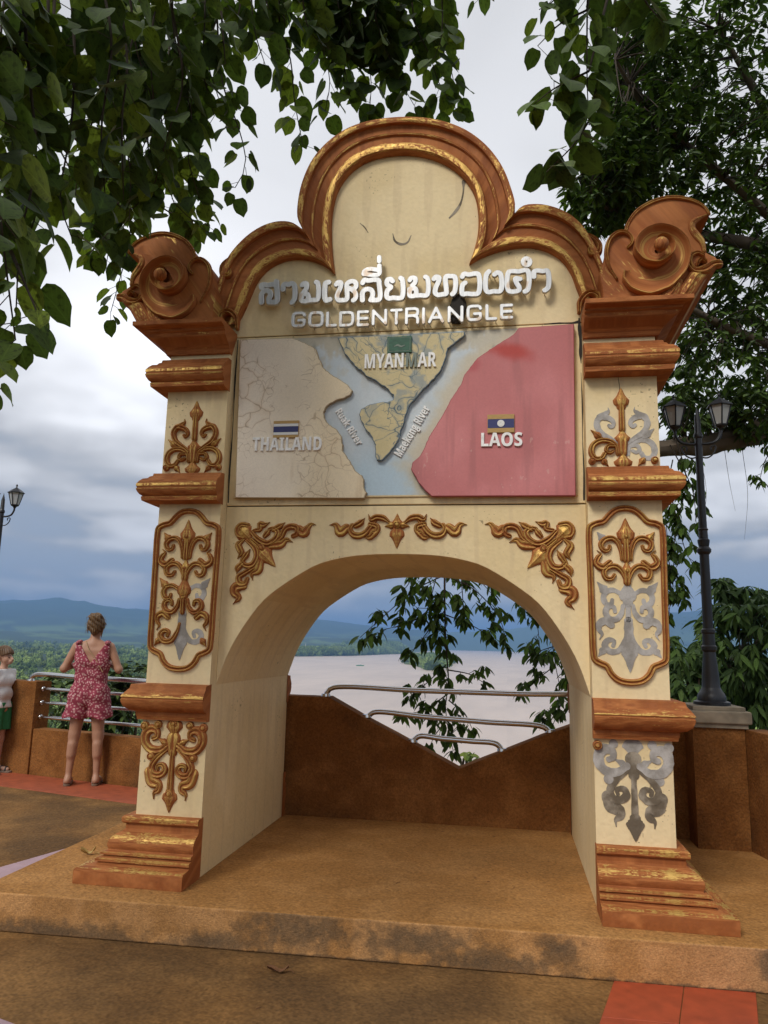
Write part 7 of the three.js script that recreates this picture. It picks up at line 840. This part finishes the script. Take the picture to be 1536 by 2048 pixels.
// forest
const cfaces = (nq, s0) => { // a crown: leafy clump faces over lumpy lobes
  const pos = [], nor = [], col = [], idx = []; seed = s0; const lobes = []; for (let i = 0; i < 9; i++) lobes.push([rr(-.55, .55), rr(.25, .85), rr(-.55, .55), rr(.28, .5)]);
  for (let q = 0; q < nq; q++) { const l = lobes[q % 9], a = rr(0, 6.283), cz = rr(-.5, 1), s = Math.sqrt(1 - cz * cz), n = new THREE.Vector3(Math.cos(a) * s, cz, Math.sin(a) * s), k = l[3] * rr(.72, 1.08), c = new THREE.Vector3(l[0] + n.x * k, l[1] + n.y * k, l[2] + n.z * k), e = rr(.06, .13);
    const t = new THREE.Vector3(rr(-1, 1), rr(-1, 1), rr(-1, 1)).cross(n).normalize(), b = new THREE.Vector3().crossVectors(n, t), v = rr(.7, 1.3), i0 = pos.length / 3; for (const [x, y] of [[-1, -.6], [1, -.6], [.7, .8], [-.7, .8]]) { const w = c.clone().addScaledVector(t, x * e).addScaledVector(b, y * e).addScaledVector(n, rr(-.03, .03)); pos.push(w.x, w.y, w.z); const m = n.clone().add(new THREE.Vector3(rr(-.5, .5), rr(-.2, .5), rr(-.5, .5))).normalize(); nor.push(m.x, m.y, m.z); col.push(v, v, v); } idx.push(i0, i0 + 1, i0 + 2, i0, i0 + 2, i0 + 3); }
  const g = geoFrom(pos, null, idx); g.setAttribute('normal', new THREE.Float32BufferAttribute(nor, 3)); return g; };
{
  const geos = [cfaces(300, 501), cfaces(300, 777)]; seed = 4242; const mat = new THREE.MeshStandardMaterial({ color: new THREE.Color(1, 1, 1), roughness: .9, side: THREE.DoubleSide });
  const put = [[], []], mm = new THREE.Matrix4(), q = new THREE.Quaternion(), sv = new THREE.Vector3();
  const tree = (x, z, s, h) => { const y = groundY(x, z); if (y < WATER - .5) return; const n = fbm(x * .012 + 3, z * .012, 3), k = rr(.6, 1.35); const c = mix3([.075, .13, .030], [.26, .34, .08], sst(.35, .7, n) * .6 + rnd() * .4); q.setFromAxisAngle(up, rr(0, 6.28)); mm.compose(_v.set(x, y - .1 * s, z), q, sv.set(s, h, s)); put[rnd() < .5 ? 0 : 1].push([mm.clone(), c.map(v => v * k)]); };
  for (let i = 0; i < 15000; i++) { const u = rnd(), r = 38 * Math.pow(3600 / 38, u), az = rr(-1.0, .75); const x = .6 + Math.sin(az) * r, z = 4.2 - Math.cos(az) * r; if (r > 130 && landAt(x, z) < .35) continue; const s = (r < 300 ? rr(3, 5.5) : mix(5, 13, sst(300, 2500, r)) * rr(.7, 1.25)); const top = groundY(x, z) + s * 1.4; if (r < 130 && ((top - 1.5) / r > -.10 || az > -.35 || r < 55)) continue; tree(x, z, s, s * rr(.9, 1.3)); }
  for (let i = 0; i < 3600; i++) { const d = 2000 + 2600 * Math.pow(rnd(), 1.4), x = pl(shoreL, d) - rr(5, 420) * Math.pow(rnd(), .7); if (x / d < -.42) continue; tree(x, -d, rr(10, 18), rr(14, 24)); }
  for (let i = 0; i < 1300; i++) { const b = rr(-900, 900), x = -232 - b * .098 + rr(-80, 80), z = -2300 - b; if (island(x, z) > .1) tree(x, z, rr(8, 13), rr(8, 15)); }
  for (let i = 0; i < 1500; i++) { const d = 300 * Math.pow(30, rnd()), x = pl(shoreR, d) + rr(8, d * .25); tree(x, -d, rr(8, 14), rr(9, 16)); }
  put.forEach((L, i) => { const im = new THREE.InstancedMesh(geos[i], mat, L.length), c = new THREE.Color(); L.forEach(([m, k], n) => { im.setMatrixAt(n, m); im.setColorAt(n, c.setRGB(...k)); }); im.name = i ? 'riverside_wood' : 'valley_forest'; im.userData = { kind: 'stuff', label: i ? 'lighter mixed trees of the riverside wood' : 'dense green forest covering the valley', category: 'forest' }; im.castShadow = im.receiveShadow = true; scene.add(im); });
}
{ // river boat
  const b = thing('river_boat', 'small white and green boat on the brown river', 'boat', null, [-313, WATER, -1613], .25); const hull = new THREE.Shape([[-9, 1.6], [9.5, 2.2], [7.5, -.3], [-8.5, -.3]].map(p => new THREE.Vector2(...p)));
  mesh('hull', extrude(hull, -1.6, 1.6, .3), plain([.06, .22, .12], .5), b); mesh('cabin', box(-6, 4, 1.7, 3.4, -1.3, 1.3), plain([.6, .6, .58], .6), b); mesh('roof', extrude(shapeOf([[-7, 3.4], [5.5, 3.4], [5, 3.9], [-6.5, 3.9]]), -1.7, 1.7, .1), plain([.75, .75, .74], .5), b);
  for (let k = 0; k < 4; k++) mesh('window', box(-5 + k * 2.2, -3.6 + k * 2.2, 2.2, 3.0, 1.29, 1.34), M.navy, b); mesh('wheelhouse', box(-1, 2, 3.9, 5.4, -1, 1), plain([.6, .6, .58], .6), b);
}
{ // hazy stupa over the far shore, houses on the right bank
  const s = thing('stupa', 'tiny pale stupa rising over the far wooded shore', 'stupa', null, [-745, WATER + 4, -2760]); mesh('spire', new THREE.LatheGeometry([[.01, 46], [.5, 40], [1, 34], [2.5, 28], [4, 24], [5, 18], [6, 16], [6, 0], [.01, 0]].map(a => new THREE.Vector2(...a)), 20), plain([.6, .58, .5], .7), s); mesh('terrace_block', box(-16, 16, 0, 8, -16, 16), plain([.5, .48, .42], .7), s);
  const wm = plain([.62, .62, .6], .8), rm = plain([.30, .16, .12], .8), dm = plain([.05, .05, .06], .4);
  [[96, -420, 9, 6, 'white hillside house with wide roof seen beside the pillar'], [118, -470, 12, 7, 'long white house farther down the right bank'], [104, -380, 6, 5, 'small white house nearest the shrub']].forEach(([x, z, w, h, label]) => { const y = groundY(x, z); const b = thing('house', label, 'house', 'houses on the right bank', [x, y, z], .3); mesh('wall', box(-w, w, 0, h + 6, -5, 5), wm, b); mesh('roof', extrude(shapeOf([[-w - 1, h + 6], [w + 1, h + 6], [0, h + 10]]), -6, 6, .05), rm, b); for (let k = -1; k <= 1; k++) mesh('window', box(k * w * .55 - 1, k * w * .55 + 1, h + 1, h + 4, 4.95, 5.08), dm, b); });
}
renderer.render(scene, camera);
